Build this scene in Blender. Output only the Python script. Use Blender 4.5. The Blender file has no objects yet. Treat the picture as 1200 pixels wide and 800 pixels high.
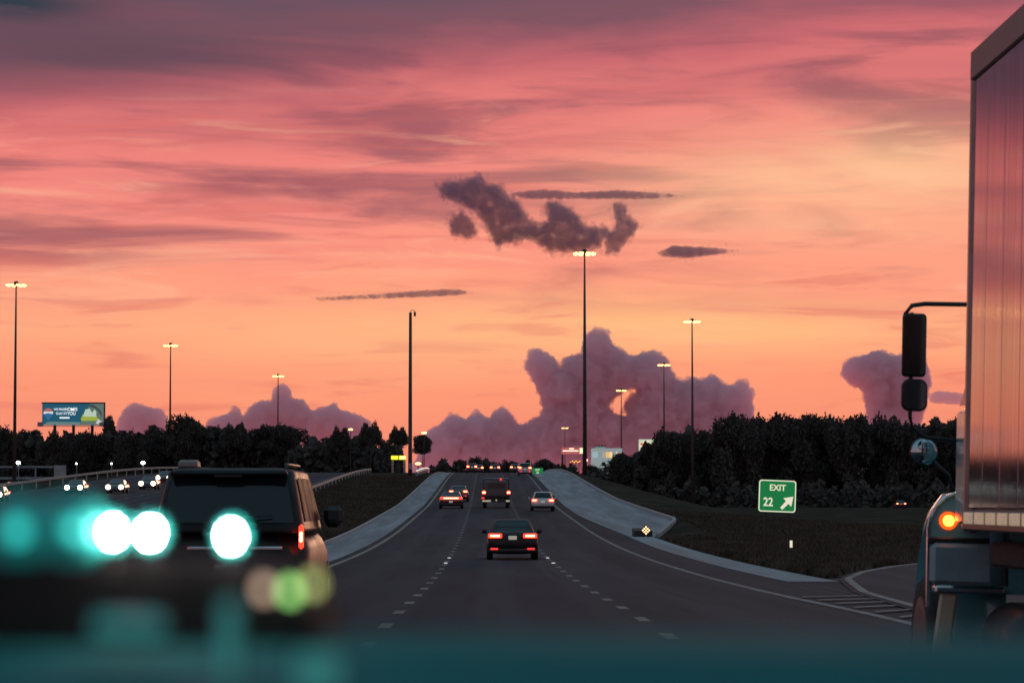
import bpy, math, random
from mathutils import Vector, Matrix
random.seed(7)
PI = math.pi
sc = bpy.context.scene
col = sc.collection
CAMZ = 1.5
F = 3333.0            # focal length in pixels of a 1200 px wide frame (100 mm on 36 mm)

# ------------------------------------------------------------------ camera
cd = bpy.data.cameras.new('camera'); cam = bpy.data.objects.new('camera', cd); col.objects.link(cam)
cd.lens = 100.0; cd.sensor_width = 36.0; cd.clip_start = 0.05; cd.clip_end = 40000
YAW = math.atan(30 / F); PITCH = math.atan(188 / F)
cam.location = (0, 0, CAMZ)
cam.rotation_euler = (PI / 2 + PITCH, 0, -YAW)
cd.dof.use_dof = True; cd.dof.focus_distance = 115.0; cd.dof.aperture_fstop = 8.0; cd.dof.aperture_ratio = 1.12
sc.camera = cam

# ------------------------------------------------------------------ render settings
sc.render.engine = 'CYCLES'
sc.cycles.use_denoising = True
sc.cycles.max_bounces = 8; sc.cycles.volume_bounces = 6
sc.cycles.transparent_max_bounces = 24
sc.cycles.sample_clamp_indirect = 4.0
sc.cycles.caustics_reflective = False; sc.cycles.caustics_refractive = False
sc.view_settings.view_transform = 'Standard'; sc.view_settings.look = 'None'
sc.view_settings.gamma = 1.0; sc.view_settings.use_curve_mapping = False
sc.view_settings.exposure = 0.0

def s2l(c):
    c = c / 255.0
    return c / 12.92 if c <= 0.04045 else ((c + 0.055) / 1.055) ** 2.4
def RGB(r, g, b): return (s2l(r), s2l(g), s2l(b), 1.0)

# ------------------------------------------------------------------ node helper
class NT:
    def __init__(s, tree): s.t = tree; s.n = tree.nodes; s.l = tree.links
    def new(s, typ, **kw):
        n = s.n.new(typ)
        for k, v in kw.items(): setattr(n, k, v)
        return n
    def put(s, sock, v):
        if isinstance(v, bpy.types.NodeSocket): s.l.new(v, sock)
        else: sock.default_value = v
    def m(s, op, *a, clamp=False):
        n = s.new('ShaderNodeMath', operation=op); n.use_clamp = clamp
        for i, v in enumerate(a): s.put(n.inputs[i], v)
        return n.outputs[0]
    def mix(s, f, a, b, bt='MIX'):
        n = s.new('ShaderNodeMix', data_type='RGBA', blend_type=bt)
        s.put(n.inputs[0], f); s.put(n.inputs[6], a); s.put(n.inputs[7], b)
        return n.outputs[2]
    def vec(s, x, y, z):
        n = s.new('ShaderNodeCombineXYZ')
        for i, v in enumerate((x, y, z)): s.put(n.inputs[i], v)
        return n.outputs[0]
    def noise(s, v, scale=1.0, detail=4.0, rough=0.5, dist=0.0):
        n = s.new('ShaderNodeTexNoise')
        s.put(n.inputs['Vector'], v); n.inputs['Scale'].default_value = scale
        n.inputs['Detail'].default_value = detail; n.inputs['Roughness'].default_value = rough
        n.inputs['Distortion'].default_value = dist
        return n.outputs[0]
    def sstep(s, v, a, b, lo=0.0, hi=1.0):
        n = s.new('ShaderNodeMapRange', interpolation_type='SMOOTHSTEP')
        s.put(n.inputs[0], v)
        for i, x in enumerate((a, b, lo, hi)): n.inputs[i + 1].default_value = x
        return n.outputs[0]
    def ramp(s, f, stops):
        n = s.new('ShaderNodeValToRGB'); s.put(n.inputs[0], f)
        e = n.color_ramp.elements
        while len(e) > 1: e.remove(e[-1])
        e[0].position, e[0].color = stops[0]
        for p, c in stops[1:]:
            k = e.new(p); k.color = c
        return n.outputs[0]

# ------------------------------------------------------------------ world: dusk sky
SUN_AZ, SUN_EL = 7.0, 2.0            # degrees right of the road, degrees above the horizon
w = bpy.data.worlds.new('World'); sc.world = w; w.use_nodes = True
T = NT(w.node_tree); T.n.clear()
tc = T.new('ShaderNodeTexCoord')
sep = T.new('ShaderNodeSeparateXYZ'); T.l.new(tc.outputs['Generated'], sep.inputs[0])
X, Y, Z = sep.outputs
el = T.m('MULTIPLY', T.m('ARCSINE', Z), 57.2958)
az = T.m('MULTIPLY', T.m('ARCTAN2', X, Y), 57.2958)
def gauss(ca, ce, sa, se):
    a = T.m('DIVIDE', T.m('SUBTRACT', az, ca), sa); b = T.m('DIVIDE', T.m('SUBTRACT', el, ce), se)
    q = T.m('ADD', T.m('MULTIPLY', a, a), T.m('MULTIPLY', b, b))
    return T.m('POWER', 2.71828, T.m('MULTIPLY', q, -1.0))
n1 = T.noise(T.vec(T.m('MULTIPLY', az, 0.11), T.m('MULTIPLY', el, 0.62), 3.1), 1.0, 6, 0.55, 0.6)
n2 = T.noise(T.vec(T.m('MULTIPLY', az, 0.13), T.m('MULTIPLY', el, 0.95), 17.7), 1.0, 6, 0.52, 0.5)
n3 = T.noise(T.vec(T.m('MULTIPLY', az, 0.30), T.m('MULTIPLY', el, 2.6), 41.0), 1.0, 6, 0.5, 0.8)
elw = T.m('ADD', el, T.m('MULTIPLY', T.m('SUBTRACT', n1, 0.5), 2.6))
tilt = T.m('MULTIPLY', T.m('MAXIMUM', T.m('MINIMUM', az, 14.0), -14.0), T.sstep(el, 4.0, 8.0, 0.0, -0.075))
elw = T.m('ADD', elw, tilt)
west = T.ramp(T.m('DIVIDE', elw, 16.0, clamp=True), [
    (0.0, RGB(214, 122, 118)), (0.06, RGB(242, 138, 116)), (0.14, RGB(252, 152, 118)),
    (0.215, RGB(255, 170, 130)), (0.29, RGB(253, 154, 128)), (0.38, RGB(248, 142, 130)),
    (0.475, RGB(238, 130, 124)), (0.545, RGB(200, 104, 112)), (0.605, RGB(128, 84, 98)),
    (0.70, RGB(98, 80, 96)), (1.0, RGB(96, 92, 108))])
n4 = T.noise(T.vec(T.m('MULTIPLY', az, 0.20), T.m('ADD', T.m('MULTIPLY', el, 1.5), T.m('MULTIPLY', az, 0.02)), 8.4), 1.0, 7, 0.58, 0.9)
win = T.m('MULTIPLY', T.sstep(el, 3.4, 5.2), T.sstep(el, 11.0, 9.0))
west = T.mix(T.m('MULTIPLY', T.sstep(n2, 0.50, 0.66, 0.0, 0.72), win), west, RGB(134, 80, 95))
west = T.mix(T.m('MULTIPLY', T.sstep(n4, 0.52, 0.74, 0.0, 0.42), win), west, RGB(150, 84, 97))
west = T.mix(T.m('MULTIPLY', T.sstep(n4, 0.46, 0.30, 0.0, 0.5), T.m('MULTIPLY', T.sstep(el, 2.6, 4.0), T.sstep(el, 8.6, 7.2))), west, RGB(255, 184, 150))
win2 = T.m('MULTIPLY', T.sstep(el, 0.8, 2.0), T.sstep(el, 9.0, 7.0))
west = T.mix(T.m('MULTIPLY', T.sstep(n3, 0.52, 0.70, 0.0, 0.42), win2), west, RGB(214, 108, 102))
west = T.mix(T.m('MULTIPLY', gauss(7.6, 6.3, 4.6, 1.1), T.sstep(n1, 0.30, 0.6, 0.45, 0.85)), west, RGB(255, 204, 154))
west = T.mix(T.m('MULTIPLY', gauss(3.5, 3.5, 6.0, 0.5), T.sstep(n3, 0.65, 0.4, 0.15, 0.55)), west, RGB(255, 200, 130))
west = T.mix(T.m('MULTIPLY', gauss(-2.5, 3.2, 4.0, 0.4), 0.30), west, RGB(255, 192, 138))
west = T.mix(T.m('MULTIPLY', gauss(-4.5, 6.35, 2.3, 0.26), T.sstep(n3, 0.30, 0.55, 0.35, 0.8)), west, RGB(146, 82, 95))
west = T.mix(T.m('MULTIPLY', gauss(-1.6, 7.35, 4.2, 0.24), T.sstep(n3, 0.30, 0.55, 0.1, 0.6)), west, RGB(164, 88, 98))
west = T.mix(T.m('MULTIPLY', gauss(-7.4, 8.9, 5.0, 0.75), T.sstep(n1, 0.30, 0.6, 0.35, 0.8)), west, RGB(96, 72, 86))
west = T.mix(T.m('MULTIPLY', gauss(-14.0, 11.0, 4.2, 1.05), 1.0), west, RGB(42, 60, 74))
west = T.mix(T.m('MULTIPLY', gauss(-9.6, 9.85, 1.7, 0.34), T.sstep(n4, 0.30, 0.5, 0.5, 0.95)), west, RGB(40, 60, 72))
west = T.mix(T.m('MULTIPLY', gauss(-8.8, 5.0, 2.6, 0.30), T.sstep(n3, 0.35, 0.55, 0.2, 0.75)), west, RGB(160, 86, 97))
# unseen sky off the sunset: rosy low band raised to light the scene, teal overhead
zen = T.ramp(T.m('DIVIDE', el, 90.0, clamp=True), [
    (0.0, (0.42, 0.26, 0.30, 1)), (0.12, (0.31, 0.25, 0.30, 1)), (0.4, (0.16, 0.27, 0.34, 1)), (1.0, (0.15, 0.29, 0.38, 1))])
away = T.sstep(T.m('ABSOLUTE', az), 25.0, 110.0)
away = T.m('MAXIMUM', away, T.sstep(el, 12.0, 38.0))
sky = T.mix(away, west, zen)
nish = T.new('ShaderNodeTexSky', sky_type='NISHITA'); nish.sun_disc = False
nish.sun_elevation = math.radians(SUN_EL); nish.sun_rotation = math.radians(SUN_AZ)
bg1 = T.new('ShaderNodeBackground'); T.l.new(sky, bg1.inputs[0]); bg1.inputs[1].default_value = 1.0
bg2 = T.new('ShaderNodeBackground'); T.l.new(nish.outputs[0], bg2.inputs[0]); bg2.inputs[1].default_value = 0.0006
addw = T.new('ShaderNodeAddShader'); T.l.new(bg1.outputs[0], addw.inputs[0]); T.l.new(bg2.outputs[0], addw.inputs[1])
ow = T.new('ShaderNodeOutputWorld'); T.l.new(addw.outputs[0], ow.inputs[0])
w.cycles.sampling_method = 'MANUAL'; w.cycles.sample_map_resolution = 2048

# ------------------------------------------------------------------ sun (behind the clouds, low over the road)
sd = bpy.data.lights.new('sun', 'SUN'); so = bpy.data.objects.new('sun', sd); col.objects.link(so)
sd.energy = 0.25; sd.angle = math.radians(12); sd.color = (1.0, 0.55, 0.34)
sdir = Vector((math.sin(math.radians(SUN_AZ)) * math.cos(math.radians(SUN_EL)), math.cos(math.radians(SUN_AZ)) * math.cos(math.radians(SUN_EL)), math.sin(math.radians(SUN_EL))))
so.rotation_euler = (-sdir).to_track_quat('-Z', 'Y').to_euler()

# ------------------------------------------------------------------ materials
MATS = {}
def mat(name, c, rough=0.6, metal=0.0, var=0.25, scale=3.0, bump=0.0, bscale=None, emit=None, es=0.0, coat=0.0, spec=0.5, stretch=(1, 1, 1)):
    if name in MATS: return MATS[name]
    m = bpy.data.materials.new(name); m.use_nodes = True
    t = NT(m.node_tree); b = t.n['Principled BSDF']
    co = t.new('ShaderNodeTexCoord').outputs['Object']
    mp = t.new('ShaderNodeMapping'); t.l.new(co, mp.inputs[0]); mp.inputs['Scale'].default_value = stretch
    nz = t.noise(mp.outputs[0], scale, 6, 0.6)
    lo = tuple(x * (1 - var) for x in c[:3]) + (1,); hi = tuple(min(1, x * (1 + var)) for x in c[:3]) + (1,)
    t.l.new(t.mix(t.sstep(nz, 0.3, 0.7), lo, hi), b.inputs['Base Color'])
    t.put(b.inputs['Roughness'], t.sstep(nz, 0.25, 0.75, max(0.02, rough * 0.85), min(1, rough * 1.15)))
    b.inputs['Metallic'].default_value = metal
    b.inputs['Specular IOR Level'].default_value = spec
    if coat: b.inputs['Coat Weight'].default_value = coat; b.inputs['Coat Roughness'].default_value = 0.06
    if bump:
        bn = t.new('ShaderNodeBump'); bn.inputs['Strength'].default_value = bump; bn.inputs['Distance'].default_value = 0.02
        t.l.new(t.noise(mp.outputs[0], bscale or scale * 6, 5, 0.6), bn.inputs['Height']); t.l.new(bn.outputs[0], b.inputs['Normal'])
    if emit:
        b.inputs['Emission Color'].default_value = emit + (1,) if len(emit) == 3 else emit
        b.inputs['Emission Strength'].default_value = es
    MATS[name] = m
    return m
def paint(name, c, rough=0.25): return mat('paint_' + name, c, rough, 0.0, 0.08, 2.0, coat=0.8)
def lamp(name, c, es): return mat('lamp_' + name, c, 0.4, 0, 0.05, 20, emit=c, es=es)

def asphalt_mat():
    m = bpy.data.materials.new('asphalt'); m.use_nodes = True; t = NT(m.node_tree); b = t.n['Principled BSDF']
    co = t.new('ShaderNodeTexCoord').outputs['Object']; sp = t.new('ShaderNodeSeparateXYZ'); t.l.new(co, sp.inputs[0]); x, y, z = sp.outputs
    wob = t.noise(t.vec(0.0, t.m('MULTIPLY', y, 0.02), 2.0), 1.0, 2, .5)
    lane = t.m('MULTIPLY', t.m('ADD', t.m('ADD', x, 1.38), t.m('MULTIPLY', wob, .5)), 2 * PI / 1.83)        # two wheel tracks in each lane
    tr = t.sstep(t.m('COSINE', lane), -.2, .9)
    big = t.noise(t.vec(t.m('MULTIPLY', x, .5), t.m('MULTIPLY', y, .035), 0.0), 1.0, 6, .6)
    fine = t.noise(co, 9.0, 5, .7)
    drip = t.sstep(t.noise(t.vec(t.m('MULTIPLY', x, 2.2), t.m('MULTIPLY', y, .03), 5.0), 1.0, 5, .6), .55, .75)
    patch = t.sstep(t.noise(t.vec(t.m('MULTIPLY', x, .10), t.m('MULTIPLY', y, .012), 9.0), 1.0, 1, .3), .48, .52)
    c = t.mix(t.sstep(big, .3, .7), (.038, .046, .060, 1), (.068, .076, .092, 1))
    c = t.mix(t.m('MULTIPLY', tr, .55), c, (.085, .088, .098, 1)); c = t.mix(t.m('MULTIPLY', drip, .55), c, (.024, .026, .032, 1))
    c = t.mix(t.m('MULTIPLY', patch, .30), c, (.030, .036, .046, 1)); c = t.mix(t.sstep(fine, .35, .7, 0, .35), c, (.03, .034, .04, 1))
    t.l.new(c, b.inputs['Base Color']); b.inputs['Roughness'].default_value = .9; b.inputs['Specular IOR Level'].default_value = .06
    bn = t.new('ShaderNodeBump'); bn.inputs['Strength'].default_value = .25; bn.inputs['Distance'].default_value = .02; t.l.new(fine, bn.inputs['Height']); t.l.new(bn.outputs[0], b.inputs['Normal'])
    return m
ASPHALT = asphalt_mat()
CONCRETE = mat('concrete', (0.27, 0.29, 0.31), 0.9, 0, 0.26, 1.1, 0.06, 30, stretch=(1, 0.035, 1), spec=0.1)
CURB = mat('curb_concrete', (0.34, 0.34, 0.34), 0.85, 0, 0.2, 1.5, 0.3)
GRASSG = mat('grass_ground', (0.062, 0.046, 0.036), 0.95, 0, 0.5, 0.25, 0.4, 4, spec=0.0)
BLADE = mat('grass_blades', (0.085, 0.064, 0.048), 0.9, 0, 0.5, 0.4, spec=0.05)
LEAF = mat('leaves', (0.085, 0.074, 0.066), 0.95, 0, 0.15, 0.2, spec=0.0)
BARK = mat('bark', (0.06, 0.045, 0.035), 0.9, 0, 0.3, 4, 0.4)
WHITEPAINT = mat('road_paint', (0.23, 0.23, 0.23), 0.85, 0, 0.5, 2, 0.1, spec=0.1)
YELLOWPAINT = mat('road_paint_yellow', (0.30, 0.27, 0.22), 0.85, 0, 0.5, 2, 0.1, spec=0.1)
GALV = mat('galvanised_steel', (0.30, 0.30, 0.31), 0.45, 0.7, 0.2, 6)
DARKMETAL = mat('dark_metal', (0.03, 0.03, 0.032), 0.45, 0.3, 0.2, 6)
POLE = mat('weathered_pole', (0.085, 0.055, 0.050), 0.6, 0.2, 0.2, 2)
CHROME = mat('chrome', (0.75, 0.75, 0.75), 0.12, 1.0, 0.05, 4)
RUBBER = mat('rubber', (0.018, 0.018, 0.019), 0.8, 0, 0.2, 20, 0.2)
GLASS = mat('dark_glass', (0.012, 0.016, 0.018), 0.08, 0, 0.1, 2, spec=0.5)
PLASTIC = mat('black_plastic', (0.022, 0.022, 0.024), 0.5, 0, 0.2, 8)
MIRROR = mat('mirror_glass', (0.45, 0.52, 0.54), 0.04, 1.0, 0.05, 2)
PLATE = mat('number_plate', (0.55, 0.52, 0.46), 0.5, 0, 0.15, 18, emit=(0.9, 0.8, 0.65), es=0.25)
RIM = mat('wheel_rim', (0.10, 0.10, 0.105), 0.5, 0.5, 0.1, 8)
TAIL = lamp('tail_red', (1.0, 0.035, 0.015), 3.0)
TAILCORE = lamp('tail_core', (1.0, 0.22, 0.09), 14.0)
REARREFL = lamp('reflector_red', (1.0, 0.05, 0.05), 0.9)  # on bumper reflectors this emission stands in for returned light
HEAD = lamp('headlight', (1.0, 0.78, 0.52), 12.0)
AMBER = lamp('amber', (1.0, 0.24, 0.03), 7.0)
SODIUM = lamp('high_mast', (1.0, 0.54, 0.15), 5.0)
STREET = lamp('street_white', (0.85, 1.0, 0.92), 12.0)

# ------------------------------------------------------------------ mesh helper
class MB:
    def __init__(s): s.v = []; s.f = []
    def add(s, vs, fs):
        o = len(s.v); s.v += [tuple(p) for p in vs]; s.f += [tuple(i + o for i in f) for f in fs]; return s
    def box(s, c, d, ch=0.0, rot=None):
        hx, hy, hz = d[0] / 2, d[1] / 2, d[2] / 2
        if ch <= 0:
            vs = [(x, y, z) for x in (-hx, hx) for y in (-hy, hy) for z in (-hz, hz)]
            fs = [(0, 1, 3, 2), (4, 6, 7, 5), (0, 4, 5, 1), (2, 3, 7, 6), (0, 2, 6, 4), (1, 5, 7, 3)]
        else:
            ch = min(ch, hx * .95, hy * .95, hz * .95)
            vs = []; idx = {}
            for sx in (-1, 1):
                for sy in (-1, 1):
                    for sz in (-1, 1):
                        for a in range(3):
                            p = [sx * (hx - ch), sy * (hy - ch), sz * (hz - ch)]; p[a] = (sx * hx, sy * hy, sz * hz)[a]
                            idx[(sx, sy, sz, a)] = len(vs); vs.append(tuple(p))
            I = idx; fs = []
            S = ((-1, -1), (1, -1), (1, 1), (-1, 1))
            for q in (-1, 1):
                fs.append([I[(q, a, b, 0)] for a, b in S]); fs.append([I[(a, q, b, 1)] for a, b in S]); fs.append([I[(a, b, q, 2)] for a, b in S])
            for a in (-1, 1):
                for b in (-1, 1):
                    fs.append([I[(a, b, -1, 0)], I[(a, b, 1, 0)], I[(a, b, 1, 1)], I[(a, b, -1, 1)]])
                    fs.append([I[(a, -1, b, 0)], I[(a, 1, b, 0)], I[(a, 1, b, 2)], I[(a, -1, b, 2)]])
                    fs.append([I[(-1, a, b, 1)], I[(1, a, b, 1)], I[(1, a, b, 2)], I[(-1, a, b, 2)]])
                    for c2 in (-1, 1): fs.append([I[(a, b, c2, 0)], I[(a, b, c2, 1)], I[(a, b, c2, 2)]])
        R = rot if rot is not None else None
        vs = [Vector(p) for p in vs]
        if R is not None: vs = [R @ p for p in vs]
        return s.add([p + Vector(c) for p in vs], fs)
    def tube(s, pts, rs, n=10, cap=True):
        pts = [Vector(p) for p in pts]
        if not isinstance(rs, (list, tuple)): rs = [rs] * len(pts)
        rings = []
        for i, p in enumerate(pts):
            a = pts[max(i - 1, 0)]; b = pts[min(i + 1, len(pts) - 1)]
            d = (b - a).normalized(); up = Vector((0, 0, 1)) if abs(d.z) < 0.9 else Vector((0, 1, 0))
            u = d.cross(up).normalized(); v = u.cross(d)
            rings.append([p + (u * math.cos(2 * PI * k / n) + v * math.sin(2 * PI * k / n)) * rs[i] for k in range(n)])
        return s.loft(rings, cap)
    def loft(s, rings, cap=True, closed=True):
        n = len(rings[0]); vs = [p for r in rings for p in r]; fs = []
        for i in range(len(rings) - 1):
            for k in range(n if closed else n - 1):
                a = i * n + k; b = i * n + (k + 1) % n
                fs.append((a, b, b + n, a + n))
        if cap:
            fs.append(tuple(range(n - 1, -1, -1))); o = (len(rings) - 1) * n; fs.append(tuple(range(o, o + n)))
        return s.add(vs, fs)
    def sphere(s, c, r, n=12, m=8, sc3=(1, 1, 1)):
        rings = []
        for i in range(1, m):
            a = PI * i / m
            rings.append([(c[0] + r * sc3[0] * math.sin(a) * math.cos(2 * PI * k / n), c[1] + r * sc3[1] * math.sin(a) * math.sin(2 * PI * k / n), c[2] + r * sc3[2] * math.cos(a)) for k in range(n)])
        return s.loft(rings, True)
    def prism(s, poly, off):            # polygon of 3-D points pushed along off
        n = len(poly); off = Vector(off); a = [Vector(p) for p in poly]
        fs = [tuple(range(n - 1, -1, -1)), tuple(range(n, 2 * n))] + [(k, (k + 1) % n, (k + 1) % n + n, k + n) for k in range(n)]
        return s.add(a + [p + off for p in a], fs)
    def grid(s, rows):                  # open sheet
        n = len(rows[0]); vs = [p for r in rows for p in r]
        return s.add(vs, [(i * n + k, i * n + k + 1, (i + 1) * n + k + 1, (i + 1) * n + k) for i in range(len(rows) - 1) for k in range(n - 1)])
    def mesh(s, name, m, smooth=False):
        me = bpy.data.meshes.new(name); me.from_pydata(s.v, [], s.f); me.update()
        if m: me.materials.append(m)
        if smooth: me.polygons.foreach_set('use_smooth', [True] * len(me.polygons))
        return me
    def build(s, name, m, parent=None, smooth=False):
        return link(name, s.mesh(name, m, smooth), parent)
def link(name, data, parent=None):
    o = bpy.data.objects.new(name, data); col.objects.link(o)
    if parent is not None: o.parent = parent
    return o
def tag(o, label=None, cat=None, group=None, kind=None):
    if label: o['label'] = label
    if cat: o['category'] = cat
    if group: o['group'] = group
    if kind: o['kind'] = kind
    return o
def thing(name, label, cat, loc=(0, 0, 0), rz=0.0, group=None):
    o = link(name, None); o.location = loc; o.rotation_euler = (0, 0, rz)
    return tag(o, label, cat, group)
def copy_tree(o, parent=None):
    c = o.copy(); col.objects.link(c); c.parent = parent
    for ch in [x for x in bpy.data.objects if x.parent == o]: copy_tree(ch, c)
    return c
def text_mesh(body, size, m, align='CENTER'):
    cu = bpy.data.curves.new('t', 'FONT'); cu.body = body; cu.size = size; cu.align_x = align; cu.align_y = 'CENTER'; cu.extrude = 0.004; cu.offset = size * 0.018
    o = bpy.data.objects.new('t', cu); col.objects.link(o)
    me = bpy.data.meshes.new_from_object(o.evaluated_get(bpy.context.evaluated_depsgraph_get()))
    bpy.data.objects.remove(o); me.materials.clear(); me.materials.append(m)
    return me

Rcam = cam.rotation_euler.to_matrix()
def at(px, py, d):                       # the real point d metres down the road seen at a pixel of the photograph
    v = Rcam @ Vector(((px - 600) / F, (400 - py) / F, -1.0))
    return Vector((0, 0, CAMZ)) + v * (d / v.y)

# ------------------------------------------------------------------ terrain profile
PR = [(-60, -1.5), (0, -1.52), (18, -1.58), (34, -1.66), (45, -1.74), (60, -1.90), (80, -2.03), (105, -2.08), (130, -2.0), (160, -1.72), (200, -1.12), (241, -0.43),
      (258, -0.05), (300, 1.05), (345, 2.3), (387, 3.42), (430, 4.3), (470, 4.85), (520, 5.25), (560, 5.3), (620, 4.6), (700, 3.0), (800, 1.2), (950, 0.2), (9000, 0.2)]
def prof(y):
    if y <= PR[0][0]: return PR[0][1] + CAMZ
    for i in range(len(PR) - 1):
        a, b = PR[i], PR[i + 1]
        if y <= b[0]:
            p = PR[max(i - 1, 0)]; q = PR[min(i + 2, len(PR) - 1)]
            h = b[0] - a[0]; t = (y - a[0]) / h
            m0 = (b[1] - p[1]) / max(b[0] - p[0], 1e-6) * h; m1 = (q[1] - a[1]) / max(q[0] - a[0], 1e-6) * h
            return CAMZ + (2*t**3-3*t*t+1)*a[1] + (t**3-2*t*t+t)*m0 + (-2*t**3+3*t*t)*b[1] + (t**3-t*t)*m1
    return PR[-1][1] + CAMZ
def ss(a, b, x):
    t = max(0, min(1, (x - a) / (b - a))); return t * t * (3 - 2 * t)
def ground(x, y):
    p = prof(y)
    low = min(p, CAMZ - 2.0 + 0.8 * ss(150, 600, y))
    if x > 11.3: return p + 0.5 * ss(140, 165, y) * (1 - ss(11.3, 14, x)) + (low - p) * ss(12, 34, x)
    if x > 9: return p + 0.5 * ss(140, 165, y) * ss(8.9, 11.3, x)
    if x < -52: return p + (min(p, CAMZ + 0.5) - p) * ss(-52, -80, x)
    if x < -7.6 and x > -18: return p - 0.25 * ss(-7.6, -10, x) * ss(-18, -15.5, x) * ss(200, 100, y)
    return p

# ------------------------------------------------------------------ ground sheet
xs = [-6000, -3000, -1500, -800, -400, -250, -180, -130, -100, -80, -70, -60, -54, -50, -44, -36, -28, -22, -18, -16, -14, -12, -10, -8.8, -7.7, -7.3, -5.4, -3, 0, 3, 6, 7.2, 8.0, 8.7, 9.2, 10, 10.8, 11.3, 12, 13, 14.5, 16, 18, 21, 24, 28, 32, 36, 44, 56, 70, 100, 140, 200, 300, 500, 900, 1600, 3000, 6000]
ys = [-300, -60, -20, 0] + [10 + 5 * i for i in range(140)] + [720 + 40 * i for i in range(20)] + [1600, 2000, 3000, 5000, 8000]
# exit ramp that leaves on the right
RL = [(-30, 6.2), (20, 6.2), (42, 6.6), (60, 7.7), (73, 9.0), (82, 10.6), (90, 12.6), (99, 15.6), (112, 21.5), (130, 32), (150, 47)]
def interp(P, y):
    if y <= P[0][0]: return P[0][1]
    for a, b in zip(P, P[1:]):
        if y <= b[0]: return a[1] + (b[1] - a[1]) * (y - a[0]) / (b[0] - a[0])
    return P[-1][1]
def gz(x, y):
    z = ground(x, y)
    if -7.5 <= x <= 8.75 and y < 760: z -= 0.09
    elif 6 < x < 60 and y < 152 and x > interp(RL, y) + 0.2: z -= 0.15
    elif -50 <= x <= -19 and y < 760: z -= 0.09
    elif x > 8.75 and x < 11.25 and 145 < y < 760: z -= 0.09
    return z
M = MB(); M.grid([[(x, y, gz(x, y) - (0.0)) for x in xs] for y in ys])
g = tag(M.build('ground', GRASSG, None, True), kind='structure')

# ------------------------------------------------------------------ road surfaces
YS = [-30 + 4 * i for i in range(int(760 / 4))]
def sheet(name, m, cols, y0, y1, dz, parent=None, step=4, zf=None, smooth=True):
    n = max(2, int((y1 - y0) / step) + 1); rows = []
    for i in range(n):
        y = y0 + (y1 - y0) * i / (n - 1)
        c = cols(y) if callable(cols) else cols
        rows.append([(x, y, (zf(x, y) if zf else prof(y)) + dz) for x in c])
    mb = MB(); mb.grid(rows)
    return mb.build(name, m, parent, smooth)
L0, L1, L2, L3 = -5.04, -1.38, 2.28, 5.94        # left edge, two lane lines, right edge
road = tag(sheet('road', ASPHALT, [-5.45, -1.4, 2.3, 7.5], -30, 740, 0.0), kind='structure')
left_sh = tag(sheet('left_shoulder', CONCRETE, [-7.5, -6.4, -5.45], -30, 740, 0.012), kind='structure')
right_sh = tag(sheet('right_shoulder', CONCRETE, [7.5, 8.15, 8.8], 71, 150, 0.012), kind='structure')
def rcols(y):
    e = 8.8 + 2.4 * ss(147, 172, y)
    i = 7.5 - 0.75 * ss(150, 215, y)
    return [i, 8.0, 8.8] + [8.8 + (e - 8.8) * k / 4 + 0.001 for k in range(1, 5)]
apron = tag(sheet('right_apron', CONCRETE, rcols, 150, 740, 0.016, None, 3, ground), kind='structure')
def curb(name, x0, x1, y0, y1, h, parent, zf=None, step=5):
    n = int((y1 - y0) / step) + 1; rings = []
    for i in range(n):
        y = y0 + (y1 - y0) * i / (n - 1); xa = x0(y) if callable(x0) else x0; xb = xa + x1
        z = (zf((xa + xb) / 2, y) if zf else prof(y))
        rings.append([(xa, y, z - 0.08), (xa, y, z + h), (xb, y, z + h), (xb, y, z - 0.08)])
    mb = MB(); mb.loft(rings); return mb.build(name, CURB, parent)
curb('curb', -7.68, 0.18, -30, 740, 0.13, left_sh)
curb('curb', lambda y: 8.8 + 2.4 * ss(147, 172, y), 0.18, 152, 740, 0.16, apron, ground)
def rampw(y): return 8.0 + 22 * ss(70, 150, y)
ramp = tag(sheet('exit_ramp', ASPHALT, lambda y: [interp(RL, y) + rampw(y) * k / 8 for k in range(9)], -30, 150, 0.02, None, 3, lambda x, y: ground(x, y) + 0.02 * ss(60, 80, y)), kind='structure')
sheet('edge_line', WHITEPAINT, lambda y: [interp(RL, y) + 0.15, interp(RL, y) + 0.34 + 0.25 * ss(75, 110, y)], 30, 104, 0.028, ramp, 2, lambda x, y: ground(x, y) + 0.02 * ss(60, 80, y))
gp = sheet('gore_paving', ASPHALT, lambda y: [7.45, max(7.5, interp(RL, y) + .12)], 48, 75, 0.004, road, 3)
# painted lines
sheet('edge_line', YELLOWPAINT, [L0 - 0.09, L0 + 0.09], -20, 560, 0.006, road)
sheet('edge_line', WHITEPAINT, [L3 - 0.09, L3 + 0.09], -20, 560, 0.006, road)
for xl in (L1, L2):
    k = 0; y = 14.0 if xl < 0 else 16.5
    while y < 470:
        sheet('lane_dash', WHITEPAINT, [xl - 0.085, xl + 0.085], y, y + 1.7, 0.006, road, 1.7); y += 6.1
for k in range(9):                                   # gore stripes
    y = 34 + 2.6 * k; xr = interp(RL, y + 0.4) + 0.05
    mb = MB(); mb.grid([[(L3 + 0.15, y, prof(y) + 0.03), (xr, y + 1.3, prof(y + 1.3) + 0.03)], [(L3 + 0.15, y + 0.42, prof(y + .42) + 0.03), (xr, y + 1.72, prof(y + 1.72) + 0.03)]])
    mb.build('gore_stripe', WHITEPAINT, road)
# raised pavement markers by the dark saloon; emission stands in for returned headlight
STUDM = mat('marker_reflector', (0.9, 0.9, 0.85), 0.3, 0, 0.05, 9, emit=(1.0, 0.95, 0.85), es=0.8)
for xl in (L1, L2):
    for i in range(2):
        y = 97 + 9 * i
        mb = MB(); mb.box((xl, y, prof(y) + 0.012), (0.12, 0.1, 0.024), 0.006); o = mb.build('pavement_marker', STUDM, road)
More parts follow.
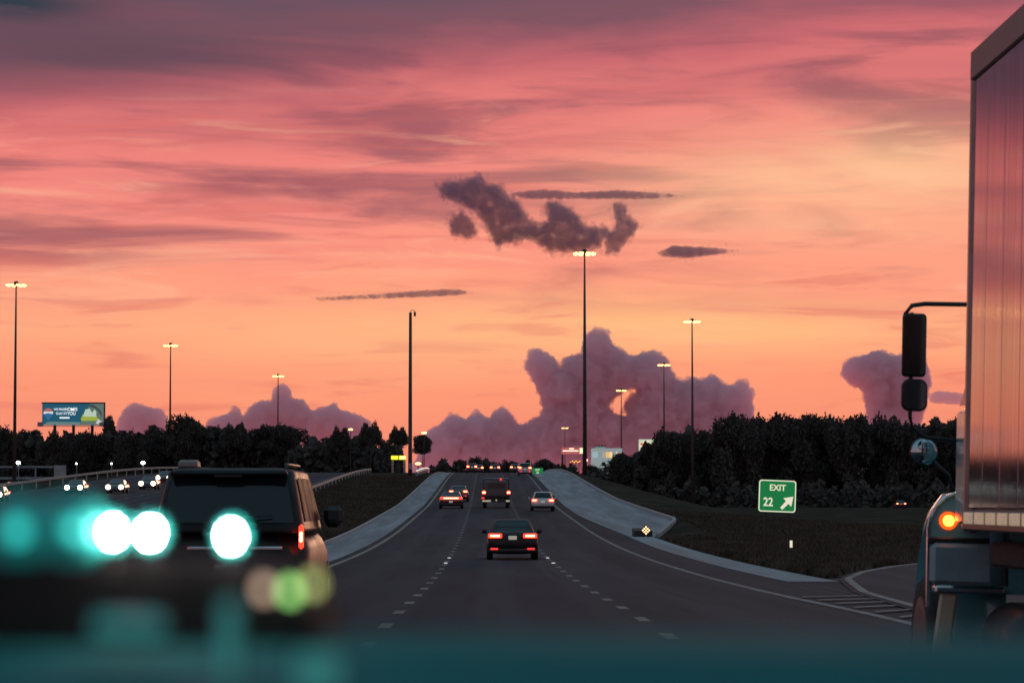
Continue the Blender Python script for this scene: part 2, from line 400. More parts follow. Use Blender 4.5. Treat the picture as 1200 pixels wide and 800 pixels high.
# opposing carriageway
opp = tag(sheet('opposing_road', ASPHALT, [-49.5, -42, -35, -28, -19], -30, 740, 0.0), kind='structure')
for xl in (-48.3, -20.6): sheet('edge_line', WHITEPAINT, [xl - 0.08, xl + 0.08], 60, 560, 0.006, opp)
for xl in (-41.4, -34.5, -27.6):
    y = 150.0
    while y < 420:
        sheet('lane_dash', WHITEPAINT, [xl - 0.08, xl + 0.08], y, y + 3, 0.006, opp, 3); y += 12.2

# ------------------------------------------------------------------ grass (uncountable)
def grass(name, label, region, n, h):
    mb = MB(); rnd = random.Random(5)
    for _ in range(n):
        x, y = region(rnd); z = ground(x, y) - 0.02
        a = rnd.random() * PI; hh = h * rnd.uniform(0.4, 1.3); wd = rnd.uniform(0.03, 0.08)
        lx, ly = rnd.uniform(-.1, .1), rnd.uniform(-.1, .1); i = len(mb.v)
        mb.v += [(x - math.cos(a) * wd, y - math.sin(a) * wd, z), (x + math.cos(a) * wd, y + math.sin(a) * wd, z), (x + lx, y + ly, z + hh)]
        mb.f.append((i, i + 1, i + 2))
    tag(mb.build(name, BLADE), label, 'grass', kind='stuff')
def reg_gore(r):
    while True:
        y = 74 + 150 * r.random() ** 1.6; x = 9.1 + 36 * r.random() ** 1.3
        if y > 147 and x < 11.6: continue
        if y < 152 and x > interp(RL, y) - 0.25: continue
        return x, y
grass('grass', 'dark rough grass filling the gore beside the exit ramp', reg_gore, 60000, 0.22)
grass('grass', 'dark brownish grass of the median left of the road', lambda r: (-7.8 - 10 * r.random(), 60 + 330 * r.random() ** 1.2), 40000, 0.20)

# ------------------------------------------------------------------ clouds
def cloud_mat(name, albedo, dens):
    m = bpy.data.materials.new(name); m.use_nodes = True; t = NT(m.node_tree); t.n.clear()
    a = t.new('ShaderNodeVolumeScatter'); a.inputs['Color'].default_value = albedo + (1,); a.inputs['Density'].default_value = dens
    b = t.new('ShaderNodeVolumeAbsorption'); b.inputs['Color'].default_value = albedo + (1,); b.inputs['Density'].default_value = dens
    ad = t.new('ShaderNodeAddShader'); t.l.new(a.outputs[0], ad.inputs[0]); t.l.new(b.outputs[0], ad.inputs[1])
    o = t.new('ShaderNodeOutputMaterial'); t.l.new(ad.outputs[0], o.inputs['Volume'])
    return m
def pdist(p, poly):
    best = 1e9; inside = False; n = len(poly)
    for i in range(n):
        ax, ay = poly[i]; bx, by = poly[(i + 1) % n]
        dx, dy = bx - ax, by - ay; t = max(0, min(1, ((p[0] - ax) * dx + (p[1] - ay) * dy) / (dx * dx + dy * dy + 1e-9)))
        best = min(best, math.hypot(p[0] - ax - t * dx, p[1] - ay - t * dy))
        if (ay > p[1]) != (by > p[1]) and p[0] < (bx - ax) * (p[1] - ay) / (by - ay) + ax: inside = not inside
    return best if inside else -best
BTEX = {}
def cloud(name, label, outline, d, m, rmax, n, voxel, disp, holes=(), seed=1, sy=1.0, rmin=1.5, edge=2.2, smoky=False):
    """puffs packed inside the cloud's outline, each with its own depth, fused into one body"""
    rnd = random.Random(seed); u = d / F; mb = MB()
    x0 = min(p[0] for p in outline); x1 = max(p[0] for p in outline); y0 = min(p[1] for p in outline); y1 = max(p[1] for p in outline)
    k = 0; tries = 0
    while k < n and tries < n * 60:
        tries += 1
        p = (rnd.uniform(x0, x1), rnd.uniform(y0, y1)); dd = pdist(p, outline)
        for hx, hy, hr in holes: dd = min(dd, math.hypot(p[0] - hx, p[1] - hy) - hr)
        if dd < rmin: continue
        r = min(dd + 1.4, rmax) * (rnd.uniform(0.8, 1.0) if not smoky else rnd.uniform(0.35, 1.0))
        if dd > rmax * 1.6 and rnd.random() < 0.6: continue
        c = at(p[0], p[1], d + rnd.uniform(-1.0, 1.0) * rmax * u * sy)
        mb.sphere(c, r * u, 10, 7); k += 1
    for i in range(len(outline)):              # small puffs that knobble the edge
        ax, ay = outline[i]; bx, by = outline[(i + 1) % len(outline)]; ln = math.hypot(bx - ax, by - ay)
        if ay > 525 and by > 525: continue
        for q in range(max(1, int(ln / edge))):
            t = rnd.random(); r = rnd.uniform(.14, .42) * min(rmax, 16) * (0.5 + rnd.random() ** 2)
            px, py = ax + (bx - ax) * t, ay + (by - ay) * t; nx, ny = -(by - ay) / (ln + 1e-6), (bx - ax) / (ln + 1e-6)
            if pdist((px + nx * 1.0, py + ny * 1.0), outline) < 0: nx, ny = -nx, -ny
            if smoky:
                r *= .75; px -= nx * rnd.uniform(-3.0, 5.0); py -= ny * rnd.uniform(-3.0, 5.0)
            else:
                px += nx * r * .55; py += ny * r * .55
            mb.sphere(at(px, py, d + rnd.uniform(-1.0, 1.0) * rmax * .6 * u * sy), r * u, 10, 7)
    o = mb.build(name, m, None, True); tag(o, label, 'cloud')
    rm = o.modifiers.new('fuse', 'REMESH'); rm.mode = 'VOXEL'; rm.voxel_size = voxel * u; rm.use_smooth_shade = True
    for j, (sz, st) in enumerate(((11.0, disp * 1.3), (4.5, disp), (2.0, disp * .6))):
        tx = bpy.data.textures.new('puffs', 'CLOUDS'); tx.noise_scale = sz * u; tx.noise_depth = 3
        dm = o.modifiers.new('billow', 'DISPLACE'); dm.texture = tx; dm.texture_coords = 'GLOBAL'; dm.strength = st * u * 2; dm.mid_level = 0.5
    rm = o.modifiers.new('clean', 'REMESH'); rm.mode = 'VOXEL'; rm.voxel_size = voxel * u; rm.use_smooth_shade = True
    return o
CM_BIG = cloud_mat('cloud_mauve', (0.995, 0.74, 0.80), 0.035)
CM_SM = cloud_mat('cloud_mauve_small', (0.995, 0.74, 0.80), 0.04)
CM_DK = cloud_mat('cloud_dark', (0.55, 0.38, 0.48), 0.016)
BIG = [(501, 505), (515, 499), (529, 485), (537, 488), (545, 493), (552, 488), (559, 481), (566, 486), (573, 492), (581, 482), (588, 476), (595, 482), (602, 492), (612, 499), (634, 487), (637, 475), (633, 461), (623, 443), (616, 428), (620, 415), (630, 409), (644, 414), (653, 425), (657, 434), (662, 421), (672, 417), (683, 415), (684, 396), (692, 388), (699, 385), (711, 390), (715, 400), (721, 408), (739, 417), (755, 414), (767, 412), (778, 417), (784, 426), (790, 443), (800, 447), (812, 443), (824, 446), (833, 440), (841, 443), (847, 450), (860, 452), (868, 446), (875, 449), (881, 462), (883, 480), (890, 560), (480, 560)]
cloud('cumulus_cloud', 'towering mauve cumulus cloud rising behind the tallest right hand light mast', BIG, 9000, CM_BIG, 22, 2600, 0.9, 3.4, ((726, 470, 7), (735, 461, 5), (743, 457, 3.5), (723, 481, 4.5), (733, 486, 2.5), (716, 476, 2.5)), 2)
LEFTC = [(243, 495), (259, 488), (270, 483), (273, 477), (281, 481), (286, 491), (290, 482), (296, 474), (307, 470), (318, 471), (322, 456), (330, 450), (341, 457), (342, 466), (355, 470), (365, 482), (372, 481), (378, 477), (392, 473), (400, 480), (420, 487), (434, 494), (440, 530), (240, 530)]
cloud('cumulus_cloud', 'low mauve cumulus bank with a knobbly tower above the left tree line', LEFTC, 9300, CM_SM, 13, 1000, 0.85, 2.6, (), 3)
LEFTB = [(139, 492), (147, 478), (157, 472), (171, 476), (188, 480), (196, 489), (200, 530), (136, 530)]
cloud('cumulus_cloud', 'small rounded mauve cloud just right of the blue billboard', LEFTB, 9200, CM_SM, 11, 400, 0.85, 2.4, (), 4)
RIGHTC = [(986, 432), (996, 420), (1009, 418), (1028, 411), (1042, 416), (1056, 417), (1082, 420), (1090, 440), (1086, 470), (1078, 500), (1060, 530), (1014, 530), (1016, 485), (1013, 459), (998, 450), (990, 443)]
cloud('cumulus_cloud', 'mushroom shaped mauve cloud partly behind the truck mirror', RIGHTC, 9100, CM_SM, 18, 800, 0.85, 2.6, (), 5)
cloud('stratus_cloud', 'short flat mauve cloud between the truck mirror and the truck box', [(1086, 462), (1100, 458), (1124, 461), (1140, 463), (1140, 473), (1120, 473), (1092, 472)], 9500, CM_SM, 6, 160, 0.9, 0.7, (), 6)
DK1 = [(511, 215), (525, 213), (550, 209), (564, 202), (570, 214), (585, 218), (609, 238), (618, 255), (630, 262), (641, 260), (638, 241), (646, 236), (655, 238), (669, 246), (684, 262), (700, 266), (714, 266), (716, 276), (706, 279), (704, 290), (676, 296), (644, 295), (627, 283), (613, 280), (581, 289), (571, 267), (557, 248), (536, 238), (518, 231)]
cloud('ragged_cloud', 'large ragged dark grey cloud left of the lit mast head', DK1, 7000, CM_DK, 8, 1900, 0.6, 3.6, (), 7, 5.0, 0.3, 0.9, True)
cloud('ragged_cloud', 'small dark tuft of cloud under the left end of the ragged dark cloud', [(530, 248), (536, 252), (541, 247), (550, 256), (560, 271), (553, 280), (540, 278), (529, 277), (526, 262)], 7050, CM_DK, 6, 360, 0.6, 2.6, (), 8, 5.0, 0.3, 0.9, True)
cloud('ragged_cloud', 'hook shaped dark cloud at the upper right of the lit mast head', [(718, 239), (726, 236), (733, 239), (734, 248), (740, 254), (750, 264), (741, 276), (730, 288), (724, 297), (709, 298), (709, 281), (716, 270), (722, 262), (719, 248)], 7100, CM_DK, 6, 600, 0.6, 2.6, (), 9, 5.0, 0.3, 0.9, True)
cloud('streak_cloud', 'long thin dark cloud streak above the ragged dark cloud', [(596, 226), (637, 222), (676, 226), (725, 223), (780, 227), (806, 230), (760, 233), (700, 233), (655, 233), (613, 233)], 7200, CM_DK, 5, 1400, 0.65, 0.6, (), 10, 5.0, 0.2, 1.5, True)
cloud('streak_cloud', 'short dark cloud streak right of the hook shaped cloud', [(770, 296), (788, 288), (830, 290), (866, 293), (851, 297), (805, 302), (777, 301)], 7250, CM_DK, 6, 700, 0.65, 0.6, (), 11, 5.0, 0.2, 1.5, True)
cloud('streak_cloud', 'thin pointed cloud streak above the camera pole on the left', [(362, 349), (440, 345), (500, 340), (535, 339), (557, 343), (520, 347), (430, 350), (375, 352)], 7300, CM_DK, 4, 1200, 0.65, 0.5, (), 12, 5.0, 0.2, 1.5, True)

# ------------------------------------------------------------------ trees
def crown_mesh(seed, blobs, n, leaf, name):
    rnd = random.Random(seed); mb = MB()
    tot = sum(b[3] * b[4] * b[5] for b in blobs)
    for (cx, cy, cz, rx, ry, rz) in blobs:
        for _ in range(int(n * rx * ry * rz / tot)):
            while True:
                p = Vector((rnd.uniform(-1, 1), rnd.uniform(-1, 1), rnd.uniform(-1, 1)))
                if p.length <= 1: break
            p = p.normalized() * p.length ** 0.55
            c = Vector((cx + p.x * rx, cy + p.y * ry, cz + p.z * rz)) + Vector((rnd.gauss(0, .2), rnd.gauss(0, .2), rnd.gauss(0, .2)))
            s = leaf * rnd.uniform(0.5, 1.4)
            u = Vector((rnd.gauss(0, 1), rnd.gauss(0, 1), rnd.gauss(0, 1))).normalized(); v = u.cross(Vector((rnd.gauss(0, 1), rnd.gauss(0, 1), rnd.gauss(0, 1)))).normalized()
            i = len(mb.v); mb.v += [tuple(c - u * s), tuple(c + v * s * .55 + u * .1 * s), tuple(c + u * s), tuple(c - v * s * .55)]; mb.f.append((i, i + 1, i + 2, i + 3))
    return mb.mesh(name, LEAF)
def trunk_mesh(seed, h, r, limbs, name):
    rnd = random.Random(seed); mb = MB()
    top = Vector((rnd.uniform(-.3, .3), rnd.uniform(-.3, .3), h))
    mb.tube([(0, 0, -0.4), (0.05, 0, h * .4), top], [r * 1.25, r * .85, r * .5], 8)
    for e in limbs:
        b = Vector((0, 0, h * rnd.uniform(.55, .95))); e = Vector(e); mid = (b + e) / 2 + Vector((0, 0, -.3))
        mb.tube([b, mid, e], [r * .45, r * .3, r * .1], 6)
    return mb.mesh(name, BARK, True)
PROTO = []           # unit: height about 10 m, width about 10 m
for k in range(7):
    rnd = random.Random(100 + k); blobs = []
    for j in range(rnd.randint(17, 24)):
        a = rnd.random() * 2 * PI; q = rnd.uniform(0.3, 4.0)
        blobs.append((q * math.cos(a), q * math.sin(a), rnd.uniform(3.2, 8.6) - q * .35, rnd.uniform(.8, 1.7), rnd.uniform(.8, 1.7), rnd.uniform(.6, 1.3)))
    PROTO.append((crown_mesh(k, blobs, 9000, 0.23, 'crown'), trunk_mesh(k, 5.0, 0.32, [b[:3] for b in blobs[:6]], 'trunk')))
PROTO.append((crown_mesh(20, [(0, 0, 6.6, 2.7, 2.7, 3.0)] + [(2.5 * math.cos(k * 2.4) * (1 - .12 * (k % 3)), 2.4 * math.sin(k * 2.4), 4.6 + .29 * k, 1.0, 1.0, .9) for k in range(14)], 9000, 0.23, 'crown'), trunk_mesh(20, 5.0, 0.22, [(1, 0, 7), (-1, .4, 7.5)], 'trunk')))      # 7: round street tree
PROTO.append((crown_mesh(21, [(0, 0, 8.4, 2.2, 2.2, 1.5), (-.8, 0, 7.6, 1.6, 1.6, .8), (1.1, .3, 7.9, 1.3, 1.3, .8)], 1500, 0.45, 'crown'), trunk_mesh(21, 7.6, 0.25, [(1, 0, 8)], 'trunk')))   # 8: tufted top on a bare stem
PROTO.append((crown_mesh(22, [(0, 0, 7.2, 3.2, 3.0, 1.3)] + [((4.3 - .15 * k) * math.cos(k * 2.4), 3.6 * math.sin(k * 2.4), 5.6 + .2 * k - .02 * k * (k % 4), 1.5 - .03 * k, 1.4, .75) for k in range(18)], 9000, 0.24, 'crown'), trunk_mesh(22, 5.0, 0.30, [(2, 0, 6.5), (-2, 0, 6.6), (0, 1, 7)], 'trunk')))   # 9: spreading
def tree(px, ytop, wpx, d, proto, label, group, zb=None):
    p = at(px, ytop, d); x = p.x; zb = ground(x, d) if zb is None else zb
    h = p.z - zb; c, t = PROTO[proto]
    top = max(v.co.z for v in c.vertices); wd = 2 * max(abs(v.co.x) for v in c.vertices)
    o = thing('tree', label, 'tree', (x, d, zb), 0, group)
    sz = h / top; sx = wpx * d / F / wd
    for nm, me in (('crown', c), ('trunk', t)):
        q = link(nm, me, o); q.scale = (sx if nm == 'crown' else sx * .6, sx if nm == 'crown' else sx * .6, sz); q.rotation_euler = (0, 0, random.random() * 6.28 if proto != 9 else random.choice((0, PI)))
    return o
# left tree line: each crown that stands out, from the left edge of the picture to the camera pole
LT = [(4, 496, 34, 610, 0, 'tree cut by the left picture edge, left of the tall mast'), (36, 501, 30, 620, 1, 'low tree between the left edge mast and the blue billboard'),
      (66, 503, 36, 600, 2, 'low tree below the left half of the blue billboard'), (103, 500, 40, 605, 3, 'dark tree below the right half of the blue billboard'),
      (128, 484, 18, 615, 8, 'slender tufted tree touching the right end of the blue billboard'), (150, 500, 40, 600, 4, 'low tree right of the tufted tree by the billboard'),
      (182, 497, 40, 610, 5, 'tree just left of the second mast from the left'), (216, 482, 44, 600, 6, 'pointed tree just right of the second mast from the left, highest of the left trees'),
      (246, 496, 44, 612, 1, 'second tree right of the pointed tall tree'), (276, 494, 50, 600, 9, 'broad flat tree left of the third mast from the left'),
      (312, 496, 46, 605, 2, 'tree below the knobbly cloud tower, left of its mast'), (338, 494, 40, 598, 3, 'tree at the foot of the third mast from the left'),
      (364, 508, 30, 605, 4, 'lowest tree in the dip right of the third mast'), (399, 497, 36, 560, 9, 'flat topped tree right of the dip in the left tree line'),
      (434, 491, 40, 540, 9, 'tallest flat topped tree left of the camera pole'), (467, 497, 32, 480, 9, 'umbrella shaped tree close to the left of the camera pole'),
      (495, 508, 27, 470, 7, 'round lollipop tree close to the right of the camera pole')]
for px, yt, wp, d, k, lb in LT:
    tree(px, yt, wp * (1.35 if k < 7 else 1.0), d, k, lb, 'trees of the left tree line', None if d > 500 else CAMZ + (588 - 545) / F * d)
RT = [(693, 541, 34, 800, 0, 'low tree behind the road sign board with two legs'), (728, 530, 24, 760, 7, 'small round tree in front of the white lit shop'),
      (746, 532, 26, 760, 1, 'small tree right of the white lit shop'), (768, 512, 34, 690, 2, 'tree overlapping the right side of the food billboard'),
      (790, 500, 44, 680, 3, 'tree left of the second tallest right hand mast'), (826, 498, 50, 690, 4, 'tree right of the second tallest right hand mast'),
      (864, 480, 52, 670, 5, 'first tall tree left of the exit sign'), (898, 481, 50, 680, 6, 'tall tree straight above the exit sign'),
      (930, 484, 50, 675, 0, 'tall tree above the right edge of the exit sign'), (962, 480, 46, 690, 1, 'tall thin leaved tree halfway between exit sign and truck mirror'),
      (992, 484, 44, 670, 2, 'tall tree below the left edge of the mushroom cloud'), (1022, 482, 46, 680, 9, 'broad tree below the mushroom cloud'),
      (1052, 484, 48, 675, 3, 'tree left of the truck mirror bracket'), (1090, 488, 50, 690, 4, 'tree behind the round fender mirror of the truck'), (1130, 486, 50, 680, 5, 'tree at the truck box edge, mostly hidden by the truck')]
for px, yt, wp, d, k, lb in RT: tree(px, yt + 2 * math.sin(px), wp * 1.6, d, k, lb, 'trees of the right wood')
FT = [(520, 541, 26, 760, 0, 'low tree left of the far cars on the crest'), (538, 537, 26, 780, 1, 'low far tree above the far left pair of cars'), (559, 533, 24, 770, 6, 'highest far tree above the road crest'),
      (578, 538, 26, 790, 3, 'far tree above the middle far car'), (597, 537, 26, 780, 2, 'far tree above the far car in the right lane'), (638, 536, 34, 770, 7, 'rounded far tree right above the small green sign'), (662, 541, 34, 790, 4, 'low far tree under the two legged sign board')]
for px, yt, wp, d, k, lb in FT: tree(px, yt, wp, d, k, lb, 'far trees beyond the crest')
def thicket(name, label, spans, n, leaf):
    rnd = random.Random(31); mb = MB()
    for _ in range(n):
        (xa, xb, ya, yb, da, db) = rnd.choice(spans); t = rnd.random(); px = xa + (xb - xa) * t
        d = rnd.uniform(da, db); top = ya + 5 * math.sin(px * .13) + 4 * math.sin(px * .37 + 1)
        c = at(px, top + (yb - top) * rnd.random() ** .8, d); s = leaf * rnd.uniform(.5, 1.5)
        u = Vector((rnd.gauss(0, 1), rnd.gauss(0, 1), rnd.gauss(0, 1))).normalized(); v = u.cross(Vector((rnd.gauss(0, 1), rnd.gauss(0, 1), rnd.gauss(0, 1)))).normalized()
        i = len(mb.v); mb.v += [tuple(c - u * s), tuple(c + v * s * .6), tuple(c + u * s), tuple(c - v * s * .6)]; mb.f.append((i, i + 1, i + 2, i + 3))
    tag(mb.build(name, LEAF), label, 'wood', kind='stuff')
thicket('thicket', 'dark undergrowth filling the left tree line below the crowns', [(-260, -10, 500, 562, 610, 650), (-20, 130, 512, 562, 610, 650), (120, 250, 508, 560, 610, 650), (240, 350, 506, 556, 600, 650), (340, 470, 520, 556, 560, 640)], 40000, 0.8)
thicket('thicket', 'dark undergrowth filling the right wood below the crowns', [(745, 800, 528, 600, 690, 730), (775, 860, 508, 602, 690, 740), (850, 1000, 494, 604, 690, 740), (990, 1160, 496, 604, 690, 740)], 42000, 0.9)
thicket('thicket', 'low dark scrub at the foot of the right wood behind the exit sign', [(770, 860, 572, 600, 640, 668), (850, 1160, 568, 602, 630, 665)], 16000, 0.7)
thicket('thicket', 'low dark scrub along the crest of the far road', [(505, 620, 546, 560, 775, 810), (615, 760, 549, 590, 770, 830)], 9000, 0.7)

# ------------------------------------------------------------------ high mast lights
def mast(px, ytop, d, label, n=8):
    p = at(px, ytop, d); zb = ground(p.x, d); H = p.z - zb
    o = thing('high_mast_light', label, 'street light', (p.x, d, zb), 0, 'high mast lights')
    mb = MB(); mb.tube([(0, 0, -.5), (0, 0, H * .5), (0, 0, H)], [.36, .27, .13], 12); mb.build('pole', POLE, o, True)
    mb = MB(); mb.tube([(0, 0, H - .2), (0, 0, H + .35), (0, 0, H + .55)], [.45, .45, .25], 12); mb.build('lifting_head', DARKMETAL, o)
    mb = MB(); R = 1.15
    mb.tube([(R * math.cos(a * PI / 8), R * math.sin(a * PI / 8), H - .1) for a in range(17)], .05, 6)
    for a in range(4): mb.tube([(0, 0, H - .1), (R * math.cos(a * PI / 2), R * math.sin(a * PI / 2), H - .1)], .05, 6)
    mb.build('ring', DARKMETAL, o)
    for k in range(n):
        a = 2 * PI * (k + .5) / n; c = (1.55 * math.cos(a), 1.55 * math.sin(a), H - .12)
        mb = MB(); mb.box((c[0], c[1], c[2] + .12), (.62, .5, .2), .06, Matrix.Rotation(a, 3, 'Z')); lm = mb.build('luminaire', DARKMETAL, o)
        mb = MB(); mb.sphere((c[0], c[1], c[2] - .06), .42, 10, 8, (1, 1, .62)); mb.build('lens', SODIUM, lm, True)
    return o
mast(19, 333, 527, 'tall lit light mast at the left picture edge')
mast(200, 404, 731, 'second lit light mast from the left, above the pointed tree')
mast(326, 440, 911, 'lit light mast above the knobbly cloud tower, third from the left')
mast(685, 296, 463, 'tallest lit light mast right of the road')
mast(811, 376, 636, 'lit light mast right of the tallest one, in front of the wood')
mast(778, 427, 838, 'lit light mast close to the left of the mast before the wood')
mast(728, 457, 1035, 'lit light mast in the bright gap of the towering cloud')
mast(662, 501, 1553, 'farthest tiny lit light mast above the two legged sign board')
# tall pole with a camera on a hook
p = at(481, 366, 400); zb = ground(p.x, 400); H = p.z - zb
o = thing('camera_pole', 'tall dark unlit pole with a small camera hook on top, left of the road', 'pole', (p.x, 400, zb))
mb = MB(); mb.tube([(0, 0, -.4), (0, 0, 3), (0, 0, H * .5), (0, 0, H)], [.30, .28, .25, .2], 12); mb.build('pole', POLE, o, True)
mb = MB(); mb.tube([(0, 0, H - .1), (.1, 0, H + .28), (.55, 0, H + .3), (.62, 0, H + .05)], .05, 8); mb.build('arm', DARKMETAL, o)
mb = MB(); mb.tube([(.62, 0, H + .1), (.62, 0, H - .2), (.62, 0, H - .55)], [.12, .17, .13], 10); mb.build('camera_dome', DARKMETAL, o, True)
mb = MB(); mb.box((0.02, -.3, 1.3), (.5, .25, .9), .03); mb.build('equipment_cabinet', GALV, o)
# small white lights along the left
for px, py, d, lb in ((22, 542, 560, 'bright white street lamp above the left overpass rail'), (168, 542, 560, 'bright white street lamp above the oncoming cars'),
                      (90, 543, 575, 'faint white street lamp at the end of the overpass'), (131, 543, 580, 'faint white street lamp between the two oncoming pairs')):
    p = at(px, py, d); zb = ground(p.x, d); H = p.z - zb
    o = thing('street_lamp', lb, 'street lamp', (p.x, d, zb), 0, 'white street lamps on the left')
    mb = MB(); mb.tube([(0, 0, -.3), (0, 0, H * .7), (0, 0, H + .2)], [.1, .08, .06], 8); mb.tube([(0, 0, H + .2), (0, -.5, H + .3)], .05, 6); mb.build('pole', GALV, o)
    big = px in (22, 168)
    mb = MB(); mb.sphere((0, -.5, H), .42 if big else .2, 10, 8, (1, 1, .8)); mb.build('lamp', STREET, o, True)
# more warm lamps among the left trees
for px, py, d, lb in ((411, 503, 640, 'tiny warm lamp among the flat topped trees'), (497, 507, 560, 'tiny warm lamp at the top of the lollipop tree'), (490, 543, 520, 'tiny warm lamp low under the lollipop tree')):
    p = at(px, py, d - 100); d2 = d - 100; zb = ground(p.x, d2); H = p.z - zb
    o = thing('street_lamp', lb, 'street lamp', (p.x, d2, zb), 0, 'warm lamps among the left trees')
    mb = MB(); mb.tube([(0, 0, -.3), (0, 0, H)], [.09, .06], 8); mb.build('pole', DARKMETAL, o)
    mb = MB(); mb.sphere((0, -.1, H), .3, 10, 8, (1.5, 1, .6)); mb.build('lamp', SODIUM, o, True)

# ------------------------------------------------------------------ signs and roadside
SIGNGREEN = mat('sign_green', (0.010, 0.20, 0.055), 0.45, 0, 0.12, 3, emit=(0.008, 0.19, 0.05), es=0.75)  # sign sheeting emits a little in place of headlight it returns
SIGNWHITE = mat('sign_white', (0.80, 0.76, 0.60), 0.5, 0, 0.08, 6, emit=(0.95, 0.84, 0.62), es=0.75)  # same stand-in glow for white lettering and delineator sheeting
def rrect(w, h, r, n=6):
    pts = []
    for cx, cz, a0 in ((w/2-r, h/2-r, 0), (-w/2+r, h/2-r, PI/2), (-w/2+r, -h/2+r, PI), (w/2-r, -h/2+r, 1.5*PI)):
        for k in range(n + 1): a = a0 + PI / 2 * k / n; pts.append((cx + r * math.cos(a), cz + r * math.sin(a)))
    return pts
def plate3(pts, y0, th): return [(x, y0, z) for x, z in pts], (0, th, 0)
RX = Matrix.Rotation(PI / 2, 4, 'X')
def sign_text(body, size, x, z, m, parent, y=-0.012, sx=1.0, align='CENTER'):
    o = link('lettering', text_mesh(body, size, m, align), parent); o.rotation_euler = (PI / 2, 0, 0); o.location = (x, y, z); o.scale = (sx, 1, 1); return o
# EXIT 22
p = at(911, 600, 110); zb = ground(p.x, 110)
o = thing('exit_sign', 'green exit 22 sign with white arrow standing in the grass gore', 'road sign', (p.x, 110, zb), math.radians(6))
W_, H_ = 45 / F * 110, 38 / F * 110; zc = p.z - zb + H_ / 2
pa = link('sign_panel', None)
bpy.data.objects.remove(pa)
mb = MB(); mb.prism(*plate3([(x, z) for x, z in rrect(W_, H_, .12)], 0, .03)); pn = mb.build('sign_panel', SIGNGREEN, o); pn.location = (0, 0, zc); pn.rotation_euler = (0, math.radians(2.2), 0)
outer = rrect(W_ - .03, H_ - .03, .11); inner = rrect(W_ - .11, H_ - .11, .08); n_ = len(outer)
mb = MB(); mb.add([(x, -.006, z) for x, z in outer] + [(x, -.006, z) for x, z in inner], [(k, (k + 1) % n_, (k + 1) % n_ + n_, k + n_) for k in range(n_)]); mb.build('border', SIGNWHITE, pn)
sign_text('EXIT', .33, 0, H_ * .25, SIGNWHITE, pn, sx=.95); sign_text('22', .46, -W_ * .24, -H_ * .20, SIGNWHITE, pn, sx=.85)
ar = [(-.26, -.20), (-.18, -.28), (.06, -.04), (.17, -.15), (.24, .24), (-.15, .17), (-.04, .06)]
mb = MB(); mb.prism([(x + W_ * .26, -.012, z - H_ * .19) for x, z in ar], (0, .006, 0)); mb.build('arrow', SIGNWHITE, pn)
for q in (-.45, .45):
    mb = MB(); mb.box((q, .07, zc / 2 + .2), (.09, .06, zc + .9), .01); mb.build('post', DARKMETAL, o)
# diamond object marker with nine reflectors at the apron nose
p = at(757, 621, 150); zb = ground(p.x, 150)
o = thing('object_marker', 'diamond object marker with nine bright reflectors at the shoulder nose', 'road marker', (p.x, 150, zb))
zc = p.z - zb
mb = MB(); mb.box((0, 0, zc), (.40, .03, .40), .008, Matrix.Rotation(PI / 4, 3, 'Y')); mb.build('panel', mat('marker_panel', (.16, .05, .03), .5, 0, .2, 8), o)
REFL = lamp('marker_amber', (1.0, 0.62, 0.30), 3.0)  # no lamps: reflectors emit, standing in for headlight sent back
for i in (-1, 0, 1):
    for j in (-1, 0, 1):
        mb = MB(); c = ((i + j) * .085, -.025, zc + (i - j) * .085); mb.tube([(c[0], -.017, c[2]), (c[0], -.03, c[2])], .042, 10); mb.build('reflector', REFL, o)
mb = MB(); mb.box((0, .05, zc / 2 - .1), (.06, .05, zc + .3), .01); mb.build('post', GALV, o)
mb = MB(); mb.loft([[(-.6, .15, -.1), (-.6, .15, .32), (.35, .15, .32), (.35, .15, -.1)], [(-.6, 2.6, -.1), (-.6, 2.6, .45), (.3, 2.6, .45), (.3, 2.6, -.1)]]); mb.build('barrier_nose', mat('dark_rubber_nose', (.03, .03, .032), .8, 0, .2, 4), o)
# white delineator
p = at(927, 637, 105); zb = ground(p.x, 105)
o = thing('delineator', 'small white delineator post in the grass below the exit sign', 'delineator', (p.x, 105, zb))
mb = MB(); mb.box((0, 0, (p.z - zb) / 2), (.09, .03, p.z - zb + .3), .01); mb.build('post', DARKMETAL, o)
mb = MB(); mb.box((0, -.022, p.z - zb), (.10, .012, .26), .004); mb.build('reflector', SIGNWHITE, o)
# far small green sign
p = at(630, 552, 425); zb = ground(p.x, 425)
o = thing('green_sign', 'tiny green road sign right of the white far car on the crest', 'road sign', (p.x, 425, zb)); zc = p.z - zb
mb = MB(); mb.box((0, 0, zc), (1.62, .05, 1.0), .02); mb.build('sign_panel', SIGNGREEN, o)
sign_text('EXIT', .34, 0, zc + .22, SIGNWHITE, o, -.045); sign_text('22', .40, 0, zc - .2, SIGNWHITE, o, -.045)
for q in (-.5, .5): mb = MB(); mb.box((q, .07, zc / 2), (.1, .06, zc), .01); mb.build('post', DARKMETAL, o)
